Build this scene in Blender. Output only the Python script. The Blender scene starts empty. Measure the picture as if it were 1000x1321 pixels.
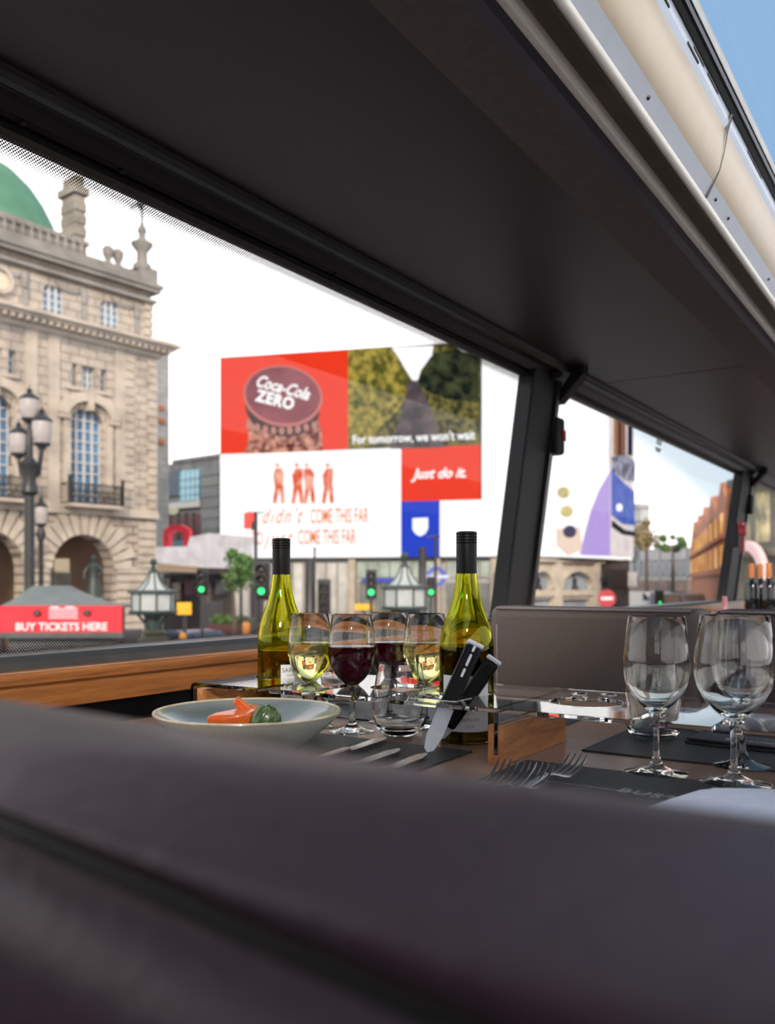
import bpy, bmesh, math, random
from math import sin, cos, pi, radians, sqrt
from mathutils import Vector, Matrix
from mathutils.geometry import tessellate_polygon
random.seed(7)
C = bpy.context.scene.collection
EZ = 3.3                      # eye height above the street
TH = math.atan2(750, 1150)    # camera heading, left of the bus's long axis (+Y)
F = Vector((-sin(TH), cos(TH), 0)); R = Vector((cos(TH), sin(TH), 0)); FP = 1150.0
TZ = EZ - .225                # table top

def W(u, v, d):
    p = (F + R*((u-500)/FP))*d
    return Vector((p.x, p.y, EZ + (750-v)/FP*d))
def on_z(u, v, z):            # z measured from the eye
    return W(u, v, z*FP/(750-v))
def on_x(u, v, X):
    d = X/(F + R*((u-500)/FP)).x
    return W(u, v, d)
def XY(u, d): 
    p = W(u, 750, d); return Vector((p.x, p.y))

# ------------------------------------------------------------------ materials
MC = {}
def nt(name):
    m = bpy.data.materials.new(name); m.use_nodes = True
    t = m.node_tree; t.nodes.clear()
    o = t.nodes.new('ShaderNodeOutputMaterial')
    return m, t, o
def mat(name, col, rough=.5, metal=0, var=.12, scale=20, bump=0, spec=.5, coat=0, sheen=0, stretch=None, emit=0, col2=None, alpha=1):
    if name in MC: return MC[name]
    m, t, o = nt(name)
    b = t.nodes.new('ShaderNodeBsdfPrincipled'); t.links.new(b.outputs[0], o.inputs[0])
    b.inputs['Roughness'].default_value = rough; b.inputs['Metallic'].default_value = metal
    b.inputs['Specular IOR Level'].default_value = spec
    b.inputs['Coat Weight'].default_value = coat
    if sheen: b.inputs['Sheen Weight'].default_value = sheen
    tc = t.nodes.new('ShaderNodeTexCoord'); mp = t.nodes.new('ShaderNodeMapping'); n = t.nodes.new('ShaderNodeTexNoise')
    t.links.new(tc.outputs['Object'], mp.inputs[0]); t.links.new(mp.outputs[0], n.inputs[0])
    if stretch: mp.inputs['Scale'].default_value = stretch
    n.inputs['Scale'].default_value = scale; n.inputs['Detail'].default_value = 4
    r = t.nodes.new('ShaderNodeValToRGB'); t.links.new(n.outputs[0], r.inputs[0])
    r.color_ramp.elements[0].position = .3; r.color_ramp.elements[1].position = .7
    c2 = col2 if col2 else tuple(min(1, c*(1+var)) for c in col)
    r.color_ramp.elements[0].color = (*[c*(1-var) for c in col], 1) if not col2 else (*col, 1)
    r.color_ramp.elements[1].color = (*c2, 1)
    t.links.new(r.outputs[0], b.inputs['Base Color'])
    if emit:
        t.links.new(r.outputs[0], b.inputs['Emission Color']); b.inputs['Emission Strength'].default_value = emit
    if bump:
        bp = t.nodes.new('ShaderNodeBump'); bp.inputs['Strength'].default_value = bump; bp.inputs['Distance'].default_value = .002 if scale > 15 else .02
        t.links.new(n.outputs[0], bp.inputs['Height']); t.links.new(bp.outputs[0], b.inputs['Normal'])
    MC[name] = m; return m
def glow(name, col, s, col2=None, scale=1.0):
    if name in MC: return MC[name]
    m, t, o = nt(name); e = t.nodes.new('ShaderNodeEmission'); e.inputs[0].default_value = (*col, 1); e.inputs[1].default_value = s*.72
    tc = t.nodes.new('ShaderNodeTexCoord'); n = t.nodes.new('ShaderNodeTexNoise'); n.inputs['Scale'].default_value = scale; n.inputs['Detail'].default_value = 6
    t.links.new(tc.outputs['Object'], n.inputs[0])
    r = t.nodes.new('ShaderNodeValToRGB'); t.links.new(n.outputs[0], r.inputs[0])
    r.color_ramp.elements[0].position = .38; r.color_ramp.elements[1].position = .62
    c2 = col2 if col2 else tuple(c*.96 for c in col)
    r.color_ramp.elements[0].color = (*col, 1); r.color_ramp.elements[1].color = (*c2, 1)
    t.links.new(r.outputs[0], e.inputs[0])
    t.links.new(e.outputs[0], o.inputs[0]); MC[name] = m; return m
def glass(name, col=(1, 1, 1), ior=1.45, rough=0.0):
    if name in MC: return MC[name]
    m, t, o = nt(name); g = t.nodes.new('ShaderNodeBsdfGlass'); g.inputs['Color'].default_value = (*col, 1)
    g.inputs['IOR'].default_value = ior; g.inputs['Roughness'].default_value = rough
    t.links.new(g.outputs[0], o.inputs[0]); MC[name] = m; return m
def pane(name, tint=(1, 1, 1), refl=.022):
    if name in MC: return MC[name]
    m, t, o = nt(name); a = t.nodes.new('ShaderNodeBsdfTransparent'); a.inputs[0].default_value = (*tint, 1)
    g = t.nodes.new('ShaderNodeBsdfGlossy'); g.inputs['Roughness'].default_value = .01
    x = t.nodes.new('ShaderNodeMixShader'); x.inputs[0].default_value = refl
    t.links.new(a.outputs[0], x.inputs[1]); t.links.new(g.outputs[0], x.inputs[2]); t.links.new(x.outputs[0], o.inputs[0])
    MC[name] = m; return m
def wood(name, c1, c2, rough=.35, scale=3.0, stretch=(1, .12, 6), coat=.1):
    if name in MC: return MC[name]
    m, t, o = nt(name)
    b = t.nodes.new('ShaderNodeBsdfPrincipled'); t.links.new(b.outputs[0], o.inputs[0]); b.inputs['Roughness'].default_value = rough
    b.inputs['Coat Weight'].default_value = coat; b.inputs['Specular IOR Level'].default_value = .35
    tc = t.nodes.new('ShaderNodeTexCoord'); mp = t.nodes.new('ShaderNodeMapping'); mp.inputs['Scale'].default_value = stretch
    n = t.nodes.new('ShaderNodeTexNoise'); n.inputs['Scale'].default_value = scale; n.inputs['Detail'].default_value = 8; n.inputs['Distortion'].default_value = 1.2
    n2 = t.nodes.new('ShaderNodeTexNoise'); n2.inputs['Scale'].default_value = scale*14; n2.inputs['Detail'].default_value = 5
    t.links.new(tc.outputs['Object'], mp.inputs[0]); t.links.new(mp.outputs[0], n.inputs[0]); t.links.new(mp.outputs[0], n2.inputs[0])
    mx = t.nodes.new('ShaderNodeMath'); mx.operation = 'MULTIPLY_ADD'; mx.inputs[1].default_value = .35
    t.links.new(n2.outputs[0], mx.inputs[0]); t.links.new(n.outputs[0], mx.inputs[2])
    r = t.nodes.new('ShaderNodeValToRGB'); t.links.new(mx.outputs[0], r.inputs[0])
    r.color_ramp.elements[0].position = .48; r.color_ramp.elements[1].position = .86
    r.color_ramp.elements[0].color = (*c2, 1); r.color_ramp.elements[1].color = (*c1, 1)
    t.links.new(r.outputs[0], b.inputs['Base Color']); MC[name] = m; return m
def stone(name, c1, c2, cour=0, width=.9, mortar=.012, axis='XZ'):
    """pale stone with joint lines; object coords, x along the wall and z up"""
    if name in MC: return MC[name]
    m, t, o = nt(name)
    b = t.nodes.new('ShaderNodeBsdfPrincipled'); t.links.new(b.outputs[0], o.inputs[0]); b.inputs['Roughness'].default_value = .85
    tc = t.nodes.new('ShaderNodeTexCoord'); n = t.nodes.new('ShaderNodeTexNoise'); n.inputs['Scale'].default_value = .9; n.inputs['Detail'].default_value = 9
    t.links.new(tc.outputs['Object'], n.inputs[0])
    r = t.nodes.new('ShaderNodeValToRGB'); t.links.new(n.outputs[0], r.inputs[0]); r.color_ramp.elements[0].position = .35; r.color_ramp.elements[1].position = .65
    r.color_ramp.elements[0].color = (*c2, 1); r.color_ramp.elements[1].color = (*c1, 1)
    if cour:
        mp = t.nodes.new('ShaderNodeMapping'); t.links.new(tc.outputs['Object'], mp.inputs[0]); mp.inputs['Rotation'].default_value = (pi/2, 0, 0)
        k = t.nodes.new('ShaderNodeTexBrick'); t.links.new(mp.outputs[0], k.inputs[0])
        k.inputs['Scale'].default_value = 1; k.inputs['Brick Width'].default_value = width; k.inputs['Row Height'].default_value = cour
        k.inputs['Mortar Size'].default_value = mortar; k.inputs['Mortar'].default_value = (*[c*.45 for c in c2], 1)
        t.links.new(r.outputs[0], k.inputs['Color1']); t.links.new(r.outputs[0], k.inputs['Color2'])
        t.links.new(k.outputs[0], b.inputs['Base Color'])
    else: t.links.new(r.outputs[0], b.inputs['Base Color'])
    MC[name] = m; return m

# ------------------------------------------------------------------ mesh helpers
class MB:
    def __init__(s): s.v = []; s.f = []; s.M = Matrix.Identity(4)
    def add(s, vs, fs):
        n = len(s.v); s.v += [tuple(s.M @ Vector(p)) for p in vs]; s.f += [tuple(i+n for i in f) for f in fs]; return s
    def box(s, x0, x1, y0, y1, z0, z1):
        vs = [(x, y, z) for z in (z0, z1) for y in (y0, y1) for x in (x0, x1)]
        return s.add(vs, [(0, 2, 3, 1), (4, 5, 7, 6), (0, 1, 5, 4), (2, 6, 7, 3), (0, 4, 6, 2), (1, 3, 7, 5)])
    def lathe(s, prof, n=40, at=(0, 0, 0), closed=False, squash=1):
        vs = []; fs = []; idx = []
        for r, z in prof:
            if r < 1e-6: idx.append([len(vs)]); vs.append((at[0], at[1], at[2]+z))
            else:
                idx.append(list(range(len(vs), len(vs)+n)))
                vs += [(at[0]+r*cos(2*pi*i/n), at[1]+squash*r*sin(2*pi*i/n), at[2]+z) for i in range(n)]
        pr = list(zip(idx, idx[1:])) + ([(idx[-1], idx[0])] if closed else [])
        for a, b in pr:
            if len(a) == 1 and len(b) == 1: continue
            for i in range(n):
                j = (i+1) % n
                if len(a) == 1: fs.append((a[0], b[j], b[i]))
                elif len(b) == 1: fs.append((a[i], a[j], b[0]))
                else: fs.append((a[i], a[j], b[j], b[i]))
        return s.add(vs, fs)
    def tube(s, pts, rad, n=10):
        pts = [Vector(p) for p in pts]; vs = []; fs = []
        rad = rad if isinstance(rad, (list, tuple)) else [rad]*len(pts)
        up = None
        for k, p in enumerate(pts):
            d = (pts[min(k+1, len(pts)-1)] - pts[max(k-1, 0)]).normalized()
            if up is None: up = Vector((0, 0, 1)) if abs(d.z) < .9 else Vector((1, 0, 0))
            a = d.cross(up).normalized(); b = a.cross(d).normalized(); up = b
            vs += [tuple(p + (a*cos(2*pi*i/n) + b*sin(2*pi*i/n))*rad[k]) for i in range(n)]
        for k in range(len(pts)-1):
            for i in range(n):
                j = (i+1) % n; fs.append((k*n+i, k*n+j, k*n+n+j, k*n+n+i))
        fs.append(tuple(range(n))[::-1]); fs.append(tuple((len(pts)-1)*n+i for i in range(n)))
        return s.add(vs, fs)
    def prof(s, pts, y0, y1):                 # closed (x,z) polygon extruded along y
        tri = tessellate_polygon([[Vector((p[0], p[1], 0)) for p in pts]]); n = len(pts)
        vs = [(x, y0, z) for x, z in pts] + [(x, y1, z) for x, z in pts]
        fs = [tuple(t) for t in tri] + [tuple(i+n for i in t[::-1]) for t in tri]
        fs += [(i, (i+1) % n, (i+1) % n+n, i+n) for i in range(n)]
        return s.add(vs, fs)
    def plate(s, outer, holes=(), t=.1, plane='XZ', off=0):   # polygon with holes, thickness t
        loops = [outer]+list(holes); flat = [p for l in loops for p in l]
        tri = tessellate_polygon([[Vector((p[0], p[1], 0)) for p in l] for l in loops]); n = len(flat)
        mk = (lambda p, h: (p[0], h, p[1])) if plane == 'XZ' else (lambda p, h: (p[0], p[1], h))
        vs = [mk(p, off) for p in flat] + [mk(p, off+t) for p in flat]
        fs = [tuple(a) for a in tri] + [tuple(i+n for i in a[::-1]) for a in tri]; k = 0
        for l in loops:
            m_ = len(l)
            fs += [(k+i, k+(i+1) % m_, k+(i+1) % m_+n, k+i+n) for i in range(m_)]; k += m_
        return s.add(vs, fs)
    def build(s, name, m, parent=None, smooth=False, loc=None, bevel=0, sub=0, seg=2):
        me = bpy.data.meshes.new(name); me.from_pydata(s.v, [], s.f)
        bm = bmesh.new(); bm.from_mesh(me); bmesh.ops.remove_doubles(bm, verts=bm.verts, dist=1e-6)
        bmesh.ops.recalc_face_normals(bm, faces=bm.faces); bm.to_mesh(me); bm.free()
        o = bpy.data.objects.new(name, me); C.objects.link(o); me.materials.append(m)
        if parent: o.parent = parent
        if loc is not None: o.location = loc
        if bevel:
            b = o.modifiers.new('bevel', 'BEVEL'); b.width = bevel; b.segments = seg; b.limit_method = 'ANGLE'; b.angle_limit = radians(40)
        if sub:
            b = o.modifiers.new('sub', 'SUBSURF'); b.levels = sub; b.render_levels = sub
        if smooth:
            for p in me.polygons: p.use_smooth = True
            if not sub:
                me.set_sharp_from_angle(angle=radians(45))
        return o
def thing(name, label, cat, loc=(0, 0, 0), rz=0, group=None):
    o = bpy.data.objects.new(name, None); C.objects.link(o); o.location = loc; o.rotation_euler = (0, 0, rz); o.empty_display_size = .05
    return tag(o, label, cat, group)
def tag(o, label=None, cat=None, group=None, kind=None):
    if label: o['label'] = label
    if cat: o['category'] = cat
    if group: o['group'] = group
    if kind: o['kind'] = kind
    return o
def struct(o, label=None):
    o['kind'] = 'structure'
    if label: o['label'] = label
    return o
def dup(root, loc, label, rz=None, group=None):
    r = root.copy(); C.objects.link(r); r.location = loc; r['label'] = label
    if rz is not None: r.rotation_euler = (0, 0, rz)
    if group: r['group'] = group
    for ch in [c for c in bpy.data.objects if c.parent == root]:
        c = ch.copy(); C.objects.link(c); c.parent = r
        for g in [q for q in bpy.data.objects if q.parent == ch]:
            d = g.copy(); C.objects.link(d); d.parent = c
    return r
def arcp(cx, cz, r, a0, a1, n, rz=None):
    rz = rz or r
    return [(cx+r*cos(a0+(a1-a0)*i/n), cz+rz*sin(a0+(a1-a0)*i/n)) for i in range(n+1)]
def circ(cx, cy, r, n=40): return [(cx+r*cos(2*pi*i/n), cy+r*sin(2*pi*i/n)) for i in range(n)]
def text(name, body, size, m, parent, M, ext=.0004, shear=0, offset=0, spacing=1, align='CENTER', sx=1):
    """lettering turned into a mesh; M places the text's xy plane"""
    cu = bpy.data.curves.new(name, 'FONT'); cu.body = body; cu.size = size; cu.extrude = ext; cu.shear = shear; cu.offset = offset
    cu.space_character = spacing; cu.align_x = align; cu.align_y = 'CENTER'; cu.resolution_u = 3
    t = bpy.data.objects.new(name, cu); C.objects.link(t); bpy.context.view_layer.update()
    me = bpy.data.meshes.new_from_object(t.evaluated_get(bpy.context.evaluated_depsgraph_get()))
    bpy.data.objects.remove(t); me.name = name
    me.transform(M @ Matrix.Diagonal((sx, 1, 1, 1))); me.materials.clear(); me.materials.append(m)
    o = bpy.data.objects.new(name, me); C.objects.link(o)
    if parent: o.parent = parent
    return o
UP = Matrix.Rotation(pi/2, 4, 'X')      # xy text plane -> xz, facing -y

class Plane:
    """vertical plane standing in the street: an origin and a direction on plan; local x runs along it, local -y faces the bus"""
    def __init__(s, a, b):
        s.o = a; s.t = (b-a).normalized(); s.ang = math.atan2(s.t.y, s.t.x)
    def hit(s, u, v):
        r = F + R*((u-500)/FP); rx, ry = r.x, r.y
        det = rx*(-s.t.y) + s.t.x*ry
        d = (s.o.x*(-s.t.y) + s.t.x*s.o.y)/det
        p = Vector((rx*d, ry*d)); return ((p-s.o).dot(s.t), EZ+(750-v)/FP*d)
    def s(s_, u): return s_.hit(u, 750)[0]
    def z(s_, u, v): return s_.hit(u, v)[1]
    def thing(s, name, label, cat, group=None):
        return thing(name, label, cat, (s.o.x, s.o.y, 0), s.ang, group)

# ------------------------------------------------------------------ shared materials
M_black = mat('black_rubber', (.008, .008, .009), .55)
M_rail = mat('dark_aluminium', (.032, .028, .027), .38, .6, scale=60)
M_rail2 = mat('grey_aluminium', (.10, .098, .095), .35, .7, scale=60)
M_ceil = mat('charcoal_ceiling_fabric', (.036, .025, .028), .42, scale=90, spec=.5)
M_soff = mat('grey_soffit', (.13, .115, .11), .75, scale=80)
M_walnut = wood('ledge_walnut', (.46, .18, .05), (.20, .07, .02), .32, 5, (3, .5, 9), .25)
M_block = wood('block_walnut', (.62, .27, .10), (.30, .11, .04), .4, 9, (6, .8, 5))
M_table = wood('table_walnut', (.36, .215, .15), (.25, .14, .095), .3, 3, (.7, 3.2, 3), .2)
M_mat = mat('dark_grey_placemat', (.028, .028, .031), .5, bump=.5, scale=260, var=.2)
M_acr = glass('clear_acrylic', (.985, .992, .99), 1.49)
M_gl = glass('wine_glass_crystal', (.995, 1, .995), 1.38)
M_steel = mat('polished_steel', (.78, .79, .82), .26, 1, var=.04, scale=80)
M_white = mat('white_linen', (.74, .76, .86), .85, scale=60, bump=.3, var=.05)
M_leath = mat('taupe_leather', (.088, .066, .056), .5, scale=180, bump=.3, var=.1)
M_leath2 = mat('plum_leather', (.045, .026, .036), .45, scale=180, bump=.3, var=.1)
M_piping = mat('pale_piping', (.2, .18, .18), .3)
M_pane = pane('window_glass')

# ------------------------------------------------------------------ bus shell
Y0, Y1 = -1.6, 9.0
def gx(z): return -1.240 + (z+.12)/.74*.100        # the left glass leans inward; z from the eye
b = MB(); b.box(-1.32, 1.32, Y0, Y1, EZ-1.03, EZ-.975); struct(b.build('floor', mat('grey_vinyl_floor', (.05, .05, .052), .6, scale=50)))
b = MB(); b.box(-1.32, -1.262, Y0, Y1, EZ-1.4, EZ-.22); struct(b.build('wall_left', mat('dark_wall_lining', (.012, .012, .013), .7)))
b = MB(); b.box(-1.262, -1.215, Y0, Y1, EZ-.975, EZ-.24); b.box(-1.262, -1.225, Y0, Y1, EZ-.24, EZ-.18); struct(b.build('trim_1', mat('dark_wall_lining', (0, 0, 0))), 'dark lining panel below the wooden window ledge')
# wooden ledge under the windows
b = MB(); b.prof([(-1.262, EZ-.133), (-1.262, EZ-.185), (-1.165, EZ-.193), (-1.165, EZ-.152), (-1.158, EZ-.152), (-1.158, EZ-.137), (-1.162, EZ-.133)], Y0, Y1)
lg = b.build('window_ledge', M_walnut, bevel=.0015); struct(lg, 'orange brown walnut ledge running below the bus windows')
# bottom window frame
b = MB(); b.prof([(-1.262, EZ-.133), (-1.19, EZ-.133), (-1.194, EZ-.122), (-1.204, EZ-.113), (-1.23, EZ-.11), (-1.255, EZ-.11)], Y0, Y1)
struct(b.build('trim_2', mat('sill_aluminium', (.07, .062, .055), .35, .5)), 'dark metal strip along the foot of the glass')
# header rail (profiled) above the windows
hp = [(-1.17, EZ+.80), (-1.17, EZ+.643), (-1.148, EZ+.634), (-1.141, EZ+.634), (-1.134, EZ+.638), (-1.130, EZ+.646), (-1.118, EZ+.647), (-1.112, EZ+.640), (-1.106, EZ+.646),
      (-1.098, EZ+.662), (-1.086, EZ+.667), (-1.082, EZ+.661), (-1.076, EZ+.661), (-1.072, EZ+.672), (-1.062, EZ+.672), (-1.058, EZ+.68), (-1.058, EZ+.80)]
b = MB(); b.prof(hp, Y0, Y1); hr = b.build('trim_3', M_rail); struct(hr, 'dark grooved metal rail above the bus windows')
b = MB(); b.prof([(-1.150, EZ+.628), (-1.148, EZ+.636), (-1.128, EZ+.640), (-1.126, EZ+.632), (-1.136, EZ+.627)], Y0, Y1)
b.build('lip', M_rail2, hr)
b = MB(); b.prof([(-1.075, EZ+.667), (-1.071, EZ+.659), (-1.062, EZ+.662), (-1.060, EZ+.672)], Y0, Y1); b.build('lip', M_rail2, hr)
for (u, v) in ((158, 196), (433, 328), (30, 140)):
    p = on_x(u, v, -1.106); b = MB(); b.M = Matrix.Translation((-1.108, p.y, EZ+.642)) @ Matrix.Rotation(radians(-30), 4, 'Y'); b.lathe([(0, -.004), (.0045, -.004), (.004, 0), (.002, 0), (.0015, .002), (0, .002)], 16)
    b.build('screw', M_black, hr)
# ceiling: dark panels with seams
b = MB()
ys = [Y0, -.25, 2.97, 6.17, Y1]
for a, c in zip(ys, ys[1:]): b.box(-1.06, -.588, a+.003, c-.003, EZ+.68, EZ+.70)
b.box(-1.06, -.588, Y0, Y1, EZ+.692, EZ+.72)
ce = b.build('ceiling', M_ceil, bevel=.001); struct(ce)
# soffit beside the panel, with the purple strip
b = MB(); b.prof([(-.588, EZ+.678), (-.588, EZ+.75), (-.44, EZ+.75), (-.477, EZ+.657)], Y0, Y1); so = b.build('trim_4', M_soff); struct(so, 'grey sloping soffit between the ceiling and the light rail')
b = MB(); b.prof([(-.477, EZ+.655), (-.477, EZ+.69), (-.44, EZ+.69), (-.437, EZ+.644), (-.452, EZ+.645)], Y0, Y1); b.build('strip', mat('violet_black_strip', (.022, .02, .05), .5), so)
# cream rails and the channel between
M_cream = mat('cream_rail', (.86, .82, .75), .3, var=.03)
b = MB(); b.prof([(-.436, EZ+.665), (-.436, EZ+.641), (-.434, EZ+.637), (-.430, EZ+.635), (-.426, EZ+.637), (-.424, EZ+.642), (-.424, EZ+.665)], Y0, Y1); struct(b.build('trim_5', M_cream, smooth=True), 'cream rail nearest the dark ceiling')
b = MB(); b.prof([(-.425, EZ+.658), (-.425, EZ+.70), (-.37, EZ+.70), (-.388, EZ+.660), (-.405, EZ+.664)], Y0, Y1); struct(b.build('trim_6', mat('olive_channel', (.20, .18, .145), .5)), 'dark olive channel between the two cream rails')
b = MB(); b.prof([(-.391, EZ+.670), (-.391, EZ+.653), (-.389, EZ+.649), (-.385, EZ+.647), (-.381, EZ+.650), (-.379, EZ+.655), (-.379, EZ+.670)], Y0, Y1); struct(b.build('trim_7', M_cream, smooth=True), 'cream rail beside the metal duct')
# metal duct beneath the skylight
def duct(y0, y1):
    lo = MB(); lo.prof([(-.381, EZ+.656), (-.366, EZ+.682), (-.366, EZ+.80), (-.381, EZ+.80)], y0, y1)
    return lo
ductM = mat('brushed_duct_metal', (.62, .66, .72), .28, .85, var=.03)
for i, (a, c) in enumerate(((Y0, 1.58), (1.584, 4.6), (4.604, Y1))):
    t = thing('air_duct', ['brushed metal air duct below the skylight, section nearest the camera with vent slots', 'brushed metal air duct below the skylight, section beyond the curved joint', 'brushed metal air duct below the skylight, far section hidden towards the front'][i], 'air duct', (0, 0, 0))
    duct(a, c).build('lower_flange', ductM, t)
    b = MB(); b.prof([(-.366, EZ+.682), (-.366, EZ+.80), (-.36, EZ+.80), (-.345, EZ+.765), (-.349, EZ+.73), (-.356, EZ+.70)], a, c); b.build('curved_panel', mat('warm_reflection_metal', (.58, .47, .33), .33, .5, var=.03), t, smooth=True)  # beige reflection band is painted into this middle facet's base colour
    b = MB(); b.prof([(-.347, EZ+.762), (-.36, EZ+.80), (-.352, EZ+.815), (-.338, EZ+.80), (-.340, EZ+.775)], a, c); b.build('upper_strip', ductM, t)
    # rivets along the flange
    for (u, v) in ((837, 125), (924, 248), (940, 268), (992, 350)):
        p = on_x(u, v, -.372)
        if a < p.y < c:
            q = MB(); q.M = Matrix.Translation((-.3725, p.y, EZ+.671)) @ Matrix.Rotation(radians(120), 4, 'Y'); q.lathe([(0, .0025), (.0025, .002), (.0035, 0), (.0035, -.001), (0, -.001)], 12); q.build('rivet', M_rail, t)
    for (u, v, L) in ((855, 22, .05), (893, 90, .06), (900, 100, .06), (918, 130, .07), (968, 205, .07), (976, 225, .08)):
        p = on_x(u, v, -.341); zz = .775 if u % 2 else .785
        if a < p.y < c:
            q = MB(); q.box(-.3425, -.3385, p.y-L/2, p.y+L/2, EZ+zz, EZ+zz+.004); q.build('vent_slot', M_black, t)
b = MB(); jy = 1.582
b.tube([(-.378, jy, EZ+.660), (-.368, jy, EZ+.680), (-.358, jy, EZ+.70), (-.350, jy, EZ+.73), (-.344, jy, EZ+.765), (-.336, jy, EZ+.79)], .0028, 8)
tag(b.build('joint_strip', M_rail2, smooth=True), 'thin curved metal strip covering the joint of the duct', 'trim strip')
# black skylight rail
b = MB(); b.prof([(-.355, EZ+.80), (-.337, EZ+.792), (-.331, EZ+.798), (-.327, EZ+.800), (-.326, EZ+.806), (-.338, EZ+.839), (-.355, EZ+.839)], Y0, Y1); struct(b.build('trim_8', mat('gloss_black_rail', (.006, .006, .006), .4)), 'black rail at the edge of the skylight')
# skylight glass, then the right half of the roof
b = MB(); b.box(-.33, .45, Y0, Y1, EZ+.84, EZ+.848); struct(b.build('window_5', pane('skylight_glass', (.93, .96, 1), .04)), 'clear glass skylight along the roof')
b = MB(); b.box(.45, 1.25, Y0, Y1, EZ+.70, EZ+.86); struct(b.build('trim_9', M_ceil), 'dark ceiling on the far side of the skylight')
b = MB(); b.box(-1.17, -.335, Y0, Y1, EZ+.839, EZ+.86); struct(b.build('roof', mat('white_roof_shell', (.4, .4, .4), .5)))
b = MB(); b.box(1.25, 1.32, Y0, Y1, EZ-1.4, EZ-.12); struct(b.build('wall_right', mat('dark_wall_lining', (0, 0, 0))))
b = MB(); b.box(1.25, 1.258, Y0, Y1, EZ-.12, EZ+.70); struct(b.build('window_6', M_pane))
b = MB(); b.plate([(-1.32, EZ-1.4), (1.32, EZ-1.4), (1.32, EZ+.86), (-1.32, EZ+.86)], [[(.15, EZ+.2), (1.1, EZ+.2), (1.1, EZ+.62), (.15, EZ+.62)]], .06, off=Y0-.06); struct(b.build('wall_back', mat('dark_wall_lining', (0, 0, 0))))
b = MB(); b.box(.15, 1.1, Y0-.035, Y0-.029, EZ+.2, EZ+.62); struct(b.build('window_7', M_pane))  # unseen rear pane and opening, added to brighten surfaces facing the camera

# left windows: leaning panes
ws = [(Y0, 2.51), (2.70, 5.50), (5.78, Y1-.05)]
for i, (a, c) in enumerate(ws):
    b = MB(); zz = (-.13, .645)
    b.prof([(gx(zz[0])-.006, EZ+zz[0]), (gx(zz[0]), EZ+zz[0]), (gx(zz[1]), EZ+zz[1]), (gx(zz[1])-.006, EZ+zz[1])], a-.02, c+.02)
    struct(b.build('window_%d' % (i+1), M_pane))
pS = on_x(850, 570, gx(.45)); b = MB()
for i, (a_, L_) in enumerate(((0, .10), (.012, .09), (.024, .10), (.036, .085), (.058, .10), (.068, .08))): b.box(-.001, .001, -L_*.4, L_*.4, -a_-.007, -a_)
o = b.build('glass_sticker', mat('dark_teal_print', (.03, .07, .09), .5), bpy.data.objects['window_2']); o.location = (pS.x+.006, pS.y, pS.z+.03); o.rotation_euler = (0, math.atan2(.100, .74), 0)
# dotted frit printed on the glass (top and bottom bands of the first pane)
m, t, o = nt('frit_dots')
tc = t.nodes.new('ShaderNodeTexCoord'); sp = t.nodes.new('ShaderNodeSeparateXYZ'); t.links.new(tc.outputs['Object'], sp.inputs[0])
def mth(op, a, bb=None, c=None):
    n = t.nodes.new('ShaderNodeMath'); n.operation = op
    for k, x in enumerate((a, bb, c)):
        if x is None: continue
        if isinstance(x, (int, float)): n.inputs[k].default_value = x
        else: t.links.new(x, n.inputs[k])
    return n.outputs[0]
P = .0052
def lattice(oy, oz):
    y = mth('MULTIPLY', mth('SUBTRACT', mth('FRACT', mth('ADD', mth('DIVIDE', sp.outputs[1], P), oy)), .5), P)
    z = mth('MULTIPLY', mth('SUBTRACT', mth('FRACT', mth('ADD', mth('DIVIDE', sp.outputs[2], P), oz)), .5), P)
    return mth('SQRT', mth('ADD', mth('MULTIPLY', y, y), mth('MULTIPLY', z, z)))
dd = mth('MINIMUM', lattice(0, 0), lattice(.5, .5))
# local z runs from the solid edge (0) to the fade (1) -> stored in x
rad = mth('ADD', mth('MINIMUM', mth('MULTIPLY', mth('SUBTRACT', 1.0, mth('MULTIPLY', mth('ABSOLUTE', sp.outputs[2]), 24)), .0028), .00165), mth('MULTIPLY', mth('LESS_THAN', mth('ABSOLUTE', sp.outputs[2]), .003), .01))
msk = mth('LESS_THAN', dd, rad)
tr = t.nodes.new('ShaderNodeBsdfTransparent'); df = t.nodes.new('ShaderNodeBsdfDiffuse'); df.inputs[0].default_value = (.01, .01, .02, 1)
mx = t.nodes.new('ShaderNodeMixShader'); t.links.new(msk, mx.inputs[0]); t.links.new(tr.outputs[0], mx.inputs[1]); t.links.new(df.outputs[0], mx.inputs[2]); t.links.new(mx.outputs[0], o.inputs[0])
lean = math.atan2(.100, .74)
w1 = bpy.data.objects['window_1']
for nm, z0, sgn in (('frit_band', .630, -1), ('frit_band', -.125, 1)):
    b = MB(); b.add([(0, Y0, 0), (0, 2.51, 0), (0, 2.51, sgn*.05), (0, Y0, sgn*.05)], [(0, 1, 2, 3)])
    o = b.build(nm, m, w1); o.location = (gx(z0)+.0015, 0, EZ+z0); o.rotation_euler = (0, lean, 0)
    o['label'] = 'band of tiny black dots printed along the glass edge'
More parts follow.
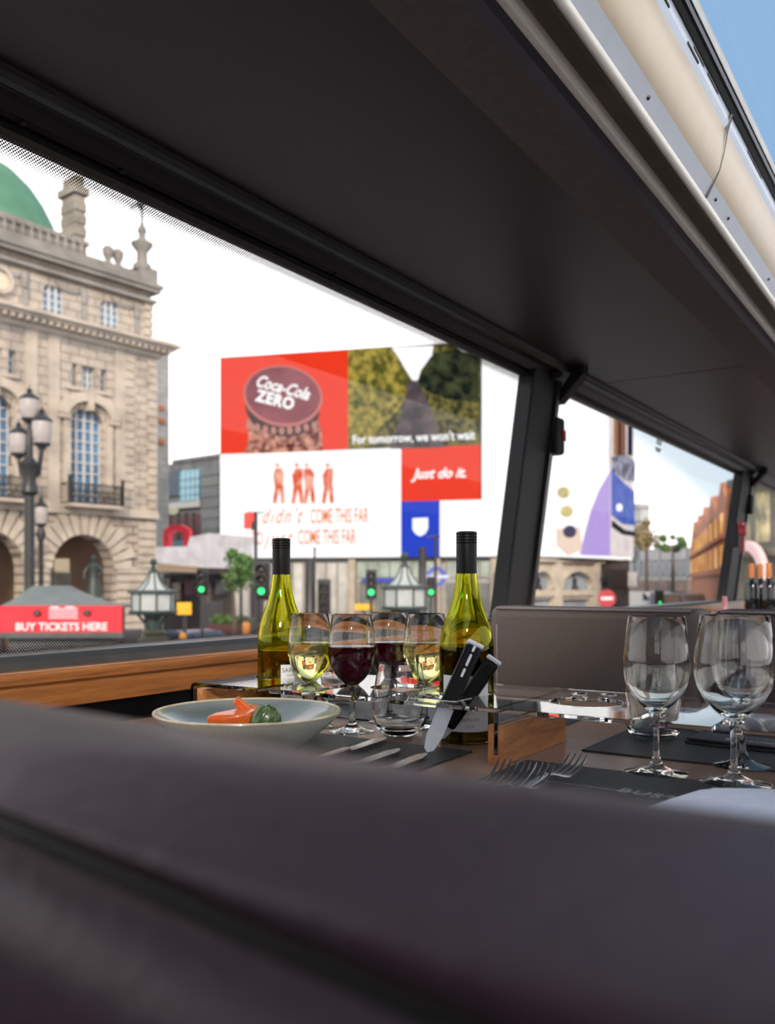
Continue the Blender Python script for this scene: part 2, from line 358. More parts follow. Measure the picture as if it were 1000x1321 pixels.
# pillars
def pillar(y0, y1, label, side=1, idx=10):
    def px(z): return gx(z)
    b = MB(); b.prof([(px(-.13)-.02, EZ-.13), (px(-.13)+.035, EZ-.13), (px(.65)+.035, EZ+.65), (px(.65)-.02, EZ+.65)], y0, y1-.06)
    p = b.build('trim_%d' % idx, M_black, bevel=.006); struct(p, label)
    b = MB(); b.prof([(px(-.13)-.015, EZ-.13), (px(-.13)+.045, EZ-.13), (px(.64)+.045, EZ+.64), (px(.64)-.015, EZ+.64)], y1-.058, y1-.035); b.build('frame_strip', M_rail2, p)
    b = MB(); b.prof([(px(-.13)-.018, EZ-.13), (px(-.13)+.02, EZ-.13), (px(.64)+.02, EZ+.64), (px(.64)-.018, EZ+.64)], y1-.035, y1); b.build('frame_strip', M_rail, p)
    return p
p1 = pillar(2.51, 2.735, 'black pillar with a grey metal edge between the first two windows', idx=10)
p2 = pillar(5.50, 5.80, 'black pillar between the second window and the far one', idx=11)
for p, y in ((p1, 2.715), (p2, 5.76)):
    k = .9
    b = MB(); b.prof([(-1.125, EZ+.575), (-1.10, EZ+.575), (-1.02, EZ+.655), (-1.02, EZ+.682), (-1.05, EZ+.682)], y-.02, y+.03)
    b.build('bracket', M_black, p, bevel=.004)
    b = MB(); b.box(-1.16, -1.10, y-.035, y+.035, EZ+.41, EZ+.53); b.build('latch', M_black, p, bevel=.012)
    b = MB(); b.M = Matrix.Translation((-1.10, y-.07, EZ+.655)) @ Matrix.Rotation(pi/2, 4, 'Y'); b.lathe([(0, -.02), (.016, -.02), (.016, .02), (.01, .026), (0, .026)], 18); b.build('pivot_cap', M_rail, p, smooth=True)
b = MB(); b.box(-1.101, -1.097, 2.72, 2.745, EZ+.455, EZ+.49); b.build('red_mark', mat('red_mark', (.5, .03, .01), .5), p1)
# red hammer on the second pillar
hm = thing('safety_hammer', 'small red emergency hammer hanging on the second window pillar', 'hammer', (-1.10, 5.47, EZ))
b = MB(); b.box(-.02, .02, -.03, .03, .27, .33); b.box(-.012, .012, -.075, .05, .315, .345); b.build('head', mat('safety_red', (.5, .02, .03), .4), hm, bevel=.006)
b = MB(); b.box(-.009, .009, -.012, .012, .17, .27); b.build('handle', MC['safety_red'], hm, bevel=.004)
b = MB(); b.box(-.06, -.02, -.03, .03, .2, .34); b.build('holder', M_black, hm, bevel=.004)

# ------------------------------------------------------------------ seats
def seat(name, label, x0, x1, y0, m, top=-.054, thick=.11, groove=True, rows=None):
    """bench back standing on the floor; front face towards -y"""
    t = thing(name, label, 'seat', ((x0+x1)/2, y0, EZ-.975)); hw = (x1-x0)/2; H = .975+top
    b = MB()
    n = 8
    pr = [(0, .38)]
    b.box(-hw, hw, 0, thick, .40, H)
    bk = b.build('backrest', m, t, smooth=True, bevel=.022, seg=5)
    b = MB(); r = .003
    b.tube([(-hw+.02, .004, H-.004), (hw-.02, .004, H-.004)], r, 8); b.tube([(-hw+.022, .0, H-.04), (-hw+.022, 0, .55)], .002, 6)
    b.build('piping', M_piping, t, smooth=True)
    b = MB()
    z = H-.05
    for side in (hw-.035,):
        zz = H-.03
        while zz > H-.45: b.box(side-.0007, side+.0007, -.0012, .002, zz, zz+.004); zz -= .0075
    b.build('stitching', mat('stitch_thread', (.3, .28, .26), .7), t)
    b = MB(); b.box(-hw+.01, hw-.01, thick, thick+.42, .30, .45); b.build('seat_cushion', m, t, smooth=True, bevel=.03, seg=4)
    b = MB(); b.box(-hw+.04, hw-.04, .02, thick+.36, 0, .32); b.build('base', M_black, t)
    return t
seat('bench_seat', 'taupe leather seat back beyond the table, left of the pair', -.885, -.43, 1.76, M_leath)
seat('bench_seat', 'dark plum seat back at the right, behind the tall wine glasses', -.415, .05, 1.76, M_leath2)

# foreground seat: seen from just behind its padded top
def fg_seat():
    t = thing('headrest_seat', 'large out of focus plum leather seat back filling the foreground', 'seat', (-.1, .2, EZ-.975))
    H = .975
    def section(x):
        # (y,z) closed outline, near face first; x = position across the bus
        dz = 0.0
        top = -.050 + .006*math.exp(-((x+.35)/.15)**2)
        g = -.078 - .12*(x+.21)        # groove height on the near face
        g = max(-.16, min(-.070, g))
        pts = [(.13, -.55), (.02, -.50), (-.045, -.30), (-.056, g-.035), (-.052, g-.012), (-.036, g-.002), (-.036, g+.004), (-.050, g+.010), (-.054, (g+top)/2),
               (-.044, top-.014), (-.026, top-.004), (-.004, top), (.02, top-.003), (.038, top-.012), (.048, top-.03), (.052, top-.07), (.06, -.3), (.13, -.55)]
        return pts[:-1]
    xs = [-.62+.03*i for i in range(41)]
    vs = []; fs = []; n = len(section(0))
    for x in xs: vs += [(x+.1, y, H+z) for y, z in section(x)]
    for k in range(len(xs)-1):
        for i in range(n): j = (i+1) % n; fs.append((k*n+i, k*n+j, (k+1)*n+j, (k+1)*n+i))
    fs += [tuple(range(n)), tuple((len(xs)-1)*n+i for i in range(n))]
    b = MB(); b.add(vs, fs); b.build('backrest', mat('mauve_leather', (.056, .031, .041), .5, scale=150, bump=.35, var=.1, coat=.05), t, smooth=True, sub=1)
    b = MB(); b.tube([(x+.1, -.036, H+max(-.16, min(-.070, -.078-.12*(x+.21)))) for x in xs], .0035, 8); b.build('seam_cord', M_black, t, smooth=True)
    b = MB(); b.box(-.5, .68, .04, .16, .02, .45); b.build('base', M_black, t)
fg_seat()

# ------------------------------------------------------------------ tables
def table(label, x0, x1, y0, y1):
    t = thing('dining_table', label, 'table', ((x0+x1)/2, (y0+y1)/2, EZ-.975)); hx = (x1-x0)/2; hy = (y1-y0)/2
    b = MB(); b.box(-hx, hx, -hy, hy, .725, .75); b.build('tabletop', M_table, t, bevel=.003)
    b = MB(); b.box(-hx*.4, hx*.4, -.03, .03, .02, .725); b.build('pedestal', M_black, t, bevel=.004)
    b = MB(); b.box(-hx*.5, hx*.5, -.22, .22, 0, .02); b.build('foot', M_black, t, bevel=.004)
table('brown walnut dining table laid with glasses, bottles and cutlery', -1.14, .12, .42, 1.66)
table('second dining table beyond the taupe seats, mostly hidden', -1.14, .10, 2.7, 3.9)
table('far serving table carrying dark bottles near the front', -1.10, -.2, 4.55, 5.62)

# placemats
def placemat(label, x0, x1, y0, y1, txt=None):
    t = thing('placemat', label, 'placemat', ((x0+x1)/2, (y0+y1)/2, TZ), group='dark placemats on the walnut table')
    hx = (x1-x0)/2; hy = (y1-y0)/2
    b = MB(); b.box(-hx, hx, -hy, hy, 0, .0025); b.build('mat', M_mat, t, bevel=.0008); return t
placemat('dark grey placemat under the ceramic bowl and knives', -1.0, -.546, .74, 1.042)
matB = placemat('dark grey placemat printed with pale letters, under the forks and napkin', -.463, -.01, .72, 1.028)
placemat('dark grey placemat under the right tumbler and rolled napkin', -.43, .02, 1.13, 1.43)
placemat('dark grey placemat behind the filled wine glasses, by the wall', -1.0, -.525, 1.185, 1.48)
M_print = mat('pale_grey_print', (.36, .37, .35), .6)
pB = on_z(856, 1027, -.222)
text('lettering', 'BUSTRONOME', .026, M_print, matB, Matrix.Translation((pB.x-matB.location.x+.045, pB.y-matB.location.y-.008, .0027)) @ Matrix.Rotation(radians(-8), 4, 'Z'), ext=.0001, spacing=1.15)
b = MB()
for (x0, x1, y0, y1) in ((-.16, .1, .055, .0558), (-.16, .1, -.02, -.0192), (-.165, -.1645, -.02, .1)): b.box(x0, x1, y0, y1, .0025, .0028)
b.build('printed_lines', M_print, matB)

# ------------------------------------------------------------------ acrylic holders
PZ = .064
def slot(x, y0, y1, r=.011, front=True):
    """notch outline points to splice into the front/back edge"""
    if front: return [(x-r, y0)] + [(x+r*cos(a), y1+r*sin(a)) for a in [pi - pi*i/12 for i in range(13)]] + [(x+r, y0)]
    return [(x+r, y0)] + [(x+r*cos(a), y1+r*sin(a)) for a in [0 - pi*i/12 for i in range(13)]] + [(x-r, y0)]
PF = .985; PB = 1.222
h1 = thing('glass_holder', 'clear acrylic glass holder on the left, around the left bottle and filled glasses', 'holder', (0, 0, TZ), group='clear acrylic holders')
G_w1, G_r1, G_r2, G_w2, T_mid, B_l, B_r = [XY(*a) for a in ((400, 1.385), (454, 1.338), (502, 1.430), (549, 1.378), (516, 1.305), (363, 1.458), (602, 1.262))]
out = [(-.998, PF)] + slot(G_w1.x, PF, G_w1.y) + slot(G_r1.x, PF, G_r1.y) + [(-.662, PF), (-.662, PB)] + slot(G_w2.x, PB, G_w2.y, front=False) + slot(G_r2.x, PB, G_r2.y, front=False) + [(-.998, PB)]
b = MB(); b.plate(out, [circ(B_l.x, B_l.y, .0425), circ(T_mid.x, T_mid.y, .0432)], .006, 'XY', PZ)
b.prof([(-1.005, .0), (-1.005, PZ-.002), (-1.003, PZ+.003), (-.997, PZ+.006), (-.997, PZ), (-.999, PZ-.003), (-.999, 0)], PF, PB)
b.build('plate', M_acr, h1, bevel=.0006)
b = MB(); b.box(-.823, -.817, 1.06, PB, .0, PZ); b.build('leg', M_acr, h1)
b = MB(); b.box(-.998, -.981, .992, 1.19, 0, .060); b.build('wooden_block', M_block, h1, bevel=.0008)
h2 = thing('glass_holder', 'clear acrylic glass holder on the right, standing on a small wooden block', 'holder', (0, 0, TZ), group='clear acrylic holders')
G1, G2, G3, T_r = [XY(*a) for a in ((847, 1.043), (947, .99), (958, 1.087), (843, 1.268))]
out = [(-.640, PF), (-.652, PF+.012)][::-1] + slot(G1.x, PF, G1.y) + slot(G2.x, PF, G2.y) + [(.04, PF), (.06, PF+.02), (.06, PB-.02), (.04, PB), (-.632, PB), (-.652, PB-.02)]
b = MB(); b.plate(out, [circ(B_r.x, B_r.y, .042), [(-.628, 1.014), (-.556, 1.014), (-.556, 1.060), (-.628, 1.060)], circ(-.413, 1.103, .049), circ(G3.x, G3.y, .011, 24), circ(-.452, 1.176, .0125, 24), circ(-.415, 1.19, .0115, 24), circ(-.12, 1.12, .046)], .006, 'XY', PZ)
b.build('plate', M_acr, h2, bevel=.0006)
for xx, lab in ((-.486, 0), (-.03, 1)):
    b = MB(); b.prof([(xx-.0105, 0), (xx+.0105, 0), (xx+.0105, .0485), (xx+.003, .0485), (xx+.003, .012), (xx-.003, .012), (xx-.003, .0485), (xx-.0105, .0485)], .988, 1.19)
    b.build('wooden_block', M_block, h2, bevel=.0008)
    b = MB(); b.box(xx-.0028, xx+.0028, .990, 1.187, .012, PZ); b.build('upright', M_acr, h2)

# ------------------------------------------------------------------ glassware
def goblet(name, label, pos, H=.175, rb=.036, rf=.034, wine=None, level=.128, group=None):
    t = thing(name, label, 'wine glass', (pos.x, pos.y, TZ), group=group)
    k = H/.175; q = rb/.036
    bowl = [(.0045, .066), (.010, .0705), (.019, .078), (.0275, .089), (.0335, .102), (.036, .116), (.0356, .128), (.0340, .145), (.0300, .175)]
    inn = [(.0291, .175), (.0331, .145), (.0347, .128), (.0351, .116), (.0326, .102), (.0265, .0897), (.018, .0795), (.009, .0732), (0, .0715)]
    pr = [(0, 0), (rf*.6, .0006), (rf*.96, 0), (rf, .0012), (rf*.9, .0026), (rf*.5, .0052), (.0085, .010), (.0048, .018), (.0036, .032), (.0034, .05)]
    prof = pr + [(r*q, z*k) for r, z in bowl] + [(bowl[-1][0]*q-.0004, H+.0004)] + [(r*q, z*k) for r, z in inn]
    b = MB(); b.lathe(prof, 56); b.build('bowl_and_stem', M_gl, t, smooth=True)
    if wine:
        mid = sorted([((r+.0004)*q, z*k-.0003) for r, z in inn if z*k < level-.002], key=lambda p: p[1])
        lr = 0
        allp = sorted(inn, key=lambda p: p[1])
        for (r0, z0), (r1, z1) in zip(allp, allp[1:]):
            if z0*k <= level <= z1*k: lr = (r0+(r1-r0)*(level-z0*k)/((z1-z0)*k)+.0004)*q
        b = MB(); b.lathe([(0, mid[0][1])] + mid[1:] + [(lr, level), (lr-.0012, level-.0006), (0, level-.0006)], 56)
        b.build('wine', wine, t, smooth=True)
    return t
M_ww = glass('white_wine', (.97, .93, .62), 1.34)
m, t_, o_ = nt('red_wine'); pb = t_.nodes.new('ShaderNodeBsdfPrincipled'); pb.inputs['Base Color'].default_value = (.05, .002, .008, 1); pb.inputs['Roughness'].default_value = .03
pb.inputs['Transmission Weight'].default_value = .35; t_.links.new(pb.outputs[0], o_.inputs[0]); M_rw = m
gg = 'small filled wine glasses at the left holder'
goblet('wine_glass', 'wine glass of white wine in front of the left bottle', G_w1, wine=M_ww, level=.13, rb=.035, group=gg)
goblet('wine_glass', 'wine glass of red wine nearest the ceramic bowl', G_r1, wine=M_rw, group=gg)
goblet('wine_glass', 'wine glass of red wine standing behind the first red one', G_r2, wine=M_rw, rb=.035, group=gg)
goblet('wine_glass', 'wine glass of white wine beside the right bottle', G_w2, wine=M_ww, level=.13, rb=.035, group=gg)
ge = 'tall empty wine glasses at the right'
goblet('wine_glass', 'tall empty wine glass with the tumbler seen through it, leftmost of three', G1, .184, .0385, .037, group=ge)
goblet('wine_glass', 'large empty wine glass at the right edge, nearest the white napkin', G2, .187, .043, .040, group=ge)
goblet('wine_glass', 'empty wine glass behind the large one at the right edge', G3, .183, .0375, .036, group=ge)
def tumbler(label, pos, s=1, group=None, z=TZ):
    t = [(0, .0), (.020, 0), (.0245, .0015), (.031, .007), (.0375, .018), (.041, .032), (.0412, .044), (.0385, .066), (.035, .088), (.0325, .105), (.0322, .1055),
         (.0313, .105), (.0337, .088), (.0372, .066), (.0399, .044), (.0397, .033), (.0362, .02), (.029, .0115), (.018, .009), (0, .0085)]
    b = MB(); b.lathe([(r*s, zz*s) for r, zz in t], 48); o = b.build('tumbler', M_gl, None, smooth=True, loc=(pos.x, pos.y, z))
    return tag(o, label, 'tumbler', group)
tg = 'round bottomed stemless tumblers'
tumbler('stemless tumbler between the red wine glass and the right bottle', T_mid, group=tg)
tumbler('stemless tumbler behind the leftmost tall empty wine glass', T_r, 1.04, group=tg)
tumbler('stemless tumbler behind the stem of the front red wine glass', XY(437, 1.60), .95, group=tg)
# next table's tumblers, rims only just above the seat top
for i, (u, d) in enumerate(((868, 3.45), (882, 3.3), (905, 3.4), (925, 3.6))):
    tumbler('tumbler rim peeking over the seat back beyond, %s' % ['leftmost of four', 'second of four', 'third of four', 'rightmost of four'][i], XY(u, d), 1.0, group='tumblers on the next table', z=TZ+.0)

# ------------------------------------------------------------------ bottles
BP = [(.0, .004), (.02, .002), (.033, 0), (.0372, .002), (.0386, .007), (.0386, .128), (.0376, .142), (.0352, .156), (.0300, .172), (.0232, .190), (.0185, .208), (.0160, .224), (.0142, .240), (.0138, .290)]
def bottle(label, pos, liquid, level, glassm, z=TZ, capm=None, lab=True):
    t = thing('wine_bottle', label, 'wine bottle', (pos.x, pos.y, z), rz=TH*.9, group=None)
    inner = [(max(r-.0025, 0), zz+.004 if zz < .02 else zz) for r, zz in BP][::-1]
    b = MB(); b.lathe(BP + inner, 64); b.build('glass_body', glassm, t, smooth=True)
    lr = []
    for r, zz in inner[::-1]:
        if zz < level: lr.append((r+.001 if r > 0 else 0, zz-.001))
    for (r0, z0), (r1, z1) in zip(BP, BP[1:]):
        if z0 <= level <= z1: rr = r0+(r1-r0)*(level-z0)/(z1-z0)-.0015
    lr.append((rr, level)); lr.append((rr-.001, level-.0005)); lr.append((0, level-.0005))
    b = MB(); b.lathe(lr, 64); b.build('wine', liquid, t, smooth=True)
    cap = [(0, .2955), (.0125, .2955), (.0143, .2945)]
    zz = .2935
    for i in range(4): cap += [(.0148, zz), (.0148, zz-.0022), (.0143, zz-.0028), (.0143, zz-.0034)]; zz -= .004
    cap += [(.0146, .276), (.0146, .236), (.0141, .236), (.0141, .2)]
    cap = cap[:-1] + [(.0135, .236)]
    b = MB(); b.lathe(cap, 48); b.build('screw_cap', capm or mat('matt_black_cap', (.006, .006, .006), .35, spec=.15), t, smooth=True)
    return t
def label_patch(t, r, z0, z1, a0, a1, m, name='paper_label'):
    b = MB(); n = 28; vs = []; fs = []
    for i in range(n+1):
        a = a0+(a1-a0)*i/n
        for rr in (r, r+.0004):
            for z in (z0, z1): vs.append((rr*cos(a), rr*sin(a), z))
    for i in range(n):
        k = i*4; fs += [(k+2, k+6, k+7, k+3), (k, k+1, k+5, k+4), (k, k+4, k+6, k+2), (k+1, k+3, k+7, k+5)]
    b.add(vs, fs); return b.build(name, m, t, smooth=True)
def wrap_text(t, body, size, r, ang, z, m, spacing=1, offset=0):
    o = text('lettering', body, size, m, t, Matrix.Identity(4), ext=.0, spacing=spacing, offset=offset)
    for v in o.data.vertices:
        x, y = v.co.x, v.co.y; a = ang + x/r
        v.co = (r*cos(a), r*sin(a), z+y)
    return o
M_yg = glass('yellow_green_bottle_glass', (.90, .90, .30), 1.5)
M_og = glass('olive_bottle_glass', (.86, .88, .28), 1.5)
M_liqL = glass('amber_wine', (.62, .50, .12), 1.34)
m, t_, o_ = nt('dark_bottle_wine'); pb = t_.nodes.new('ShaderNodeBsdfGlass'); pb.inputs['Color'].default_value = (.30, .22, .03, 1); pb.inputs['IOR'].default_value = 1.34
t_.links.new(pb.outputs[0], o_.inputs[0]); M_liqR = m
M_paper = mat('white_label_paper', (.80, .81, .84), .7, var=.03)
M_ink = mat('black_ink', (.03, .03, .035), .6)
bl = bottle('yellow green wine bottle with a small text label, nearest the window ledge', B_l, M_liqL, .112, M_yg)
br = bottle('olive green wine bottle with a wide white label, behind the two black handles', B_r, M_liqR, .134, M_og)
def facing(pos, t): return math.atan2(-pos.y, -pos.x) - t.rotation_euler.z   # towards the camera
a = facing(B_l, bl)
label_patch(bl, .0388, .034, .092, a-.02, a+1.05, M_paper)
wrap_text(bl, 'SAINT', .0095, .0394, a+.36, .083, M_ink, 1.0)
wrap_text(bl, 'CLAIR', .0042, .0394, a+.36, .075, M_ink)
b = MB()
for i in range(9):
    z = .069-.0036*i; aa = a+.06; L = .72 - .15*(i % 3)
    for k in range(10):
        x0 = aa+L*k/10; x1 = aa+L*(k+1)/10
        b.add([(.0393*cos(q), .0393*sin(q), zz) for q, zz in ((x0, z), (x1, z), (x1, z+.0009), (x0, z+.0009))], [(0, 1, 2, 3)])
b.build('printed_lines', mat('grey_ink', (.25, .25, .26), .6), bl)
wrap_text(bl, 'e  75 cl', .006, .0394, a+.30, .038, M_ink)
a = facing(B_r, br)
label_patch(br, .0388, .018, .095, a-.95, a+.85, M_paper)
wrap_text(br, 'MERLOT', .0062, .0394, a+.12, .0345, M_ink, 1.25)
wrap_text(br, '2018', .005, .0394, a+.12, .0255, mat('pale_ink', (.3, .3, .33), .6), 1.2)
# dark bottles far off on the serving table
M_dk = mat('near_black_glass', (.006, .007, .008), .12, coat=.5); M_or = mat('orange_foil', (.55, .17, .04), .35, .3)
for i, (u, d) in enumerate(((970, 4.98), (981, 5.12), (992, 4.9), (1006, 5.05))):
    p = XY(u, d); t = thing('wine_bottle', 'dark wine bottle with orange foil by the far pillar, %s' % ['leftmost of four', 'second of four', 'third of four', 'rightmost of four'][i], 'wine bottle', (p.x, p.y, TZ), group='dark bottles with orange foil')
    b = MB(); b.lathe([(0, 0), (.036, 0), (.038, .005), (.038, .19), (.034, .21), (.018, .235), (.0145, .25), (.0145, .26)], 28); b.build('glass_body', M_dk, t, smooth=True)
    b = MB(); b.lathe([(.0138, .245), (.0155, .245), (.0155, .32), (.014, .325), (0, .325)], 24); b.build('foil', M_or, t, smooth=True)
p = XY(935, 3.25); b = MB(); b.lathe([(0, 0), (.024, 0), (.025, .004), (.025, .09), (.018, .11), (.009, .13), (.0085, .17), (0, .172)], 24)
tag(b.build('small_bottle', mat('rose_glass', (.45, .12, .14), .2, coat=.4), None, smooth=True, loc=(p.x, p.y, TZ)), 'slim rose coloured bottle just above the seat back', 'bottle')

# ------------------------------------------------------------------ bowl with carrots and leaf
pb_ = XY(320, 1.113)
bw = thing('serving_bowl', 'wide pale grey ceramic bowl with a tan rim, by the window', 'bowl', (pb_.x, pb_.y, TZ+.0028))
bp = [(0, .004), (.035, .004), (.037, 0), (.042, 0), (.044, .006), (.062, .014), (.085, .030), (.105, .047), (.1145, .058), (.1155, .0605), (.1135, .0612), (.109, .056), (.098, .045), (.078, .027), (.055, .013), (.03, .009), (0, .0085)]
b = MB(); b.lathe(bp, 72); b.build('bowl_body', mat('speckled_glaze', (.46, .48, .42), .22, scale=240, var=.22, coat=.4, col2=(.54, .56, .49)), bw, smooth=True)
b = MB(); b.lathe([(.1128, .0600), (.1152, .0588), (.1164, .0604), (.1158, .0622), (.1140, .0624), (.1126, .0612)], 72, closed=True); b.build('rim', mat('tan_rim_glaze', (.60, .52, .36), .25, scale=120, coat=.5), bw, smooth=True)
M_inn = mat('blue_grey_glaze', (.13, .16, .16), .22, scale=9, col2=(.24, .27, .26), coat=.5, stretch=(1, 1, 6))
b = MB(); b.lathe([(0, .0091), (.03, .0096), (.055, .0136), (.078, .0276), (.098, .0456), (.109, .0565), (.1122, .0602), (.1122, .0595), (.109, .0558), (0, .0080)], 72); b.build('glaze_inside', M_inn, bw, smooth=True)
# contents
M_car = mat('carrot_flesh', (.75, .13, .015), .35, scale=60, var=.15, coat=.3)
fc = Vector((cos(TH), sin(TH), 0)); 
def slab(pts, t=.01): 
    b = MB(); b.plate(pts, (), t, 'XY', 0); return b
cz = TZ+.0028
c0 = slab([(-.038, -.012), (-.03, .004), (-.01, .014), (.02, .013), (.03, .002), (.022, -.013), (-.01, -.018)], .016)
c0 = c0.build('carrot_slice', M_car, None, smooth=True, bevel=.005, seg=4); c0.location = (pb_.x-.012*fc.x-.0*F.x, pb_.y-.012*fc.y, cz+.0445); c0.rotation_euler = (radians(8), radians(-4), TH)
tag(c0, 'flat orange carrot slice lying in the bowl', 'carrot', 'carrot pieces in the bowl')
c0b = slab([(-.03, -.014), (-.02, .012), (.02, .014), (.034, -.01), (.0, -.018)], .032).build('carrot_slice', M_car, None, bevel=.006, seg=3)
c0b.location = (pb_.x-.008*fc.x+.0*F.x, pb_.y-.008*fc.y, cz+.0112); c0b.rotation_euler = (0, 0, TH)
tag(c0b, 'thick carrot piece underneath the flat slice', 'carrot', 'carrot pieces in the bowl')
for i, (dx, df, dz, rx, ry, L, lab) in enumerate(((-.004, .012, .062, 0, 38, .036, 'upright orange carrot stick leaning beside the green leaf'), (.004, .026, .058, 0, 12, .04, 'orange carrot stick lying behind the upright one'))):
    b = MB(); b.box(-L/2, L/2, -.006, .006, -.0055, .0055)
    o = b.build('carrot_stick', M_car, None, bevel=.002, smooth=True); p = Vector((pb_.x, pb_.y, cz)) + fc*dx + F*df; o.location = (p.x, p.y, cz+dz); o.rotation_euler = (0, radians(ry), TH)
    tag(o, lab, 'carrot', 'carrot pieces in the bowl')
# green leaf folded like a dome
b = MB(); vs = []; fs = []; n = 18; mm = 10
for i in range(n+1):
    for j in range(mm+1):
        s_ = i/n*2-1; t_2 = j/mm*2-1
        w = .021*sqrt(max(0, 1-abs(s_)**2.4))
        x = .021*s_; y = w*t_2
        z = .030*sqrt(max(0, 1-s_*s_))*(1-.75*t_2*t_2) + .0012*cos(s_*14+abs(t_2)*5) - (.002 if abs(t_2) < .05 else 0)
        vs.append((x, y, z))
for i in range(n):
    for j in range(mm): k = i*(mm+1)+j; fs.append((k, k+1, k+mm+2, k+mm+1))
b.add(vs, fs); lf = b.build('green_leaf', mat('dark_leaf', (.035, .075, .012), .28, scale=70, col2=(.09, .16, .03), coat=.3), None, smooth=True)
so_ = lf.modifiers.new('thick', 'SOLIDIFY'); so_.thickness = .0015
p = Vector((pb_.x, pb_.y, 0)) + fc*.0215 + F*(-.006); lf.location = (p.x, p.y, cz+.0425); lf.rotation_euler = (radians(25), radians(15), TH)
tag(lf, 'glossy dark green leaf curled up beside the carrot in the bowl', 'leaf')
b = MB(); b.lathe([(0, 0), (.014, 0), (.024, .006), (.03, .016), (.027, .026), (.018, .033), (0, .036)], 24, squash=.8)
o = b.build('food_mound', mat('dark_leaf', (0, 0, 0)), None, smooth=True); p2_ = p; o.location = (p.x, p.y, cz+.0095); tag(o, 'green leafy mound beneath the curled leaf in the bowl', 'food')

# ------------------------------------------------------------------ cutlery
def ribbon(b, pts, w, th):
    """pts: (x,z); w list of half widths"""
    vs = []; fs = []
    for (x, z), hw in zip(pts, w):
        vs += [(x, -hw, z-th/2), (x, hw, z-th/2), (x, hw, z+th/2), (x, -hw, z+th/2)]
    for k in range(len(pts)-1):
        for i in range(4): j = (i+1) % 4; fs.append((k*4+i, k*4+j, k*4+4+j, k*4+4+i))
    n = (len(pts)-1)*4; fs += [(0, 3, 2, 1), (n, n+1, n+2, n+3)]; b.add(vs, fs)
def fork(label, tip, rz):
    t = thing('fork', label, 'fork', (tip.x, tip.y, TZ+.0026), rz, 'forks laid side by side')
    b = MB(); ribbon(b, [(-.205, .0015), (-.195, .0015), (-.15, .003), (-.10, .008), (-.078, .0115), (-.066, .0105), (-.058, .0075)], [.004, .0085, .0065, .0036, .0033, .006, .0115], .0022)
    ribbon(b, [(-.058, .0075), (-.05, .0055), (-.044, .0052)], [.0115, .0128, .0128], .0022); b.build('handle', M_steel, t, smooth=True, bevel=.0006)
    for k in range(4):
        y = -.0108+.0072*k; b = MB(); b.M = Matrix.Translation((0, y, 0))
        ribbon(b, [(-.045, .0052), (-.034, .0062), (-.02, .0105), (-.008, .017), (0, .0225)], [.0017, .0013, .0012, .0011, .0006], .0016); b.build('tine', M_steel, t, smooth=True)
for (u, v, lab, da) in ((656, 981, 'steel fork furthest left of the four beside the wooden block', 4), (681, 983, 'steel fork second from the left of the four', 1), (704, 986, 'steel fork third from the left of the four', -2), (747, 974, 'steel fork at the right of the four, set a little apart', -6)):
    fork(lab, on_z(u, v, -.201), pi/2+radians(da))
def knife(label, tip, rz):
    t = thing('table_knife', label, 'knife', (tip.x, tip.y, TZ+.0027), rz, 'steel table knives on the placemat')
    out = [(-.105, -.006), (-.10, -.009), (-.03, -.0105), (-.008, -.007), (0, 0), (-.02, .0065), (-.105, .006)]
    b = MB(); b.plate(out, (), .0016, 'XY', .004); b.build('blade', M_steel, t, bevel=.0006)
    b = MB(); ribbon(b, [(-.225, .0045), (-.215, .0045), (-.16, .005), (-.105, .0048)], [.006, .0095, .0075, .0055], .007); b.build('handle', M_steel, t, smooth=True, bevel=.002)
for (u, v, lab, da) in ((497, 953, 'steel knife nearest the ceramic bowl on the placemat', 6), (515, 968, 'steel knife in the middle of the three on the placemat', 4), (549, 974, 'steel knife whose tip meets the grey upright blade', 6)):
    knife(lab, on_z(u, v, -.220), pi/2+radians(da))
# two steak knives leaning in the holder
M_hd = mat('satin_black_handle', (.005, .005, .006), .35, spec=.15); M_pl = mat('white_plastic', (.72, .74, .78), .35); M_bl = mat('grey_coated_blade', (.66, .69, .74), .4, .1)
def steak(label, tip, top, frac, hw, rivets):
    ax = (top-tip); L = ax.length; ax.normalize()
    side = ax.cross(F).normalized(); nrm = side.cross(ax).normalized()
    Mx = Matrix((( side.x, nrm.x, ax.x, tip.x), (side.y, nrm.y, ax.y, tip.y), (side.z, nrm.z, ax.z, tip.z), (0, 0, 0, 1)))
    t = thing('steak_knife', label, 'knife', tuple(tip)); t.matrix_world = Mx
    Lb = L*frac
    b = MB(); b.plate([(.0, 0), (.006, .004), (.0105, .022), (.011, Lb+.01), (-.009, Lb+.01), (-.0105, .03), (-.007, .006)], (), .002, 'XZ', -.001); b.build('blade', M_bl, t, bevel=.0006)
    b = MB(); b.box(-hw, hw, -.0062, .0062, Lb, L-.006); b.build('handle', M_hd, t, bevel=.005, seg=4, smooth=True)
    b = MB(); b.box(-hw-.0003, hw+.0003, -.0064, .0064, L-.0065, L); b.build('end_cap', M_pl, t, bevel=.0025, seg=3, smooth=True)
    b = MB()
    if rivets:
        for (z0, z1) in ((.45, .58), (.62, .80), (.84, .93)):
            z0 = Lb+(L-Lb)*(z0-.0); z1 = Lb+(L-Lb)*z1
            b = MB(); ym = -.0063; b.plate(arcp(0, z1-.0015, .0017, 0, pi, 8)+arcp(0, z0+.0015, .0017, pi, 2*pi, 8), (), .001, 'XZ', ym-.0004); b.M = Matrix.Identity(4); b.build('inlay', M_pl, t)
    return t
steak('grey bladed steak knife with three white dashes on its black handle, tip on the table', on_z(551, 971, -.2205), W(614, 829, 1.200), .40, .0115, True)
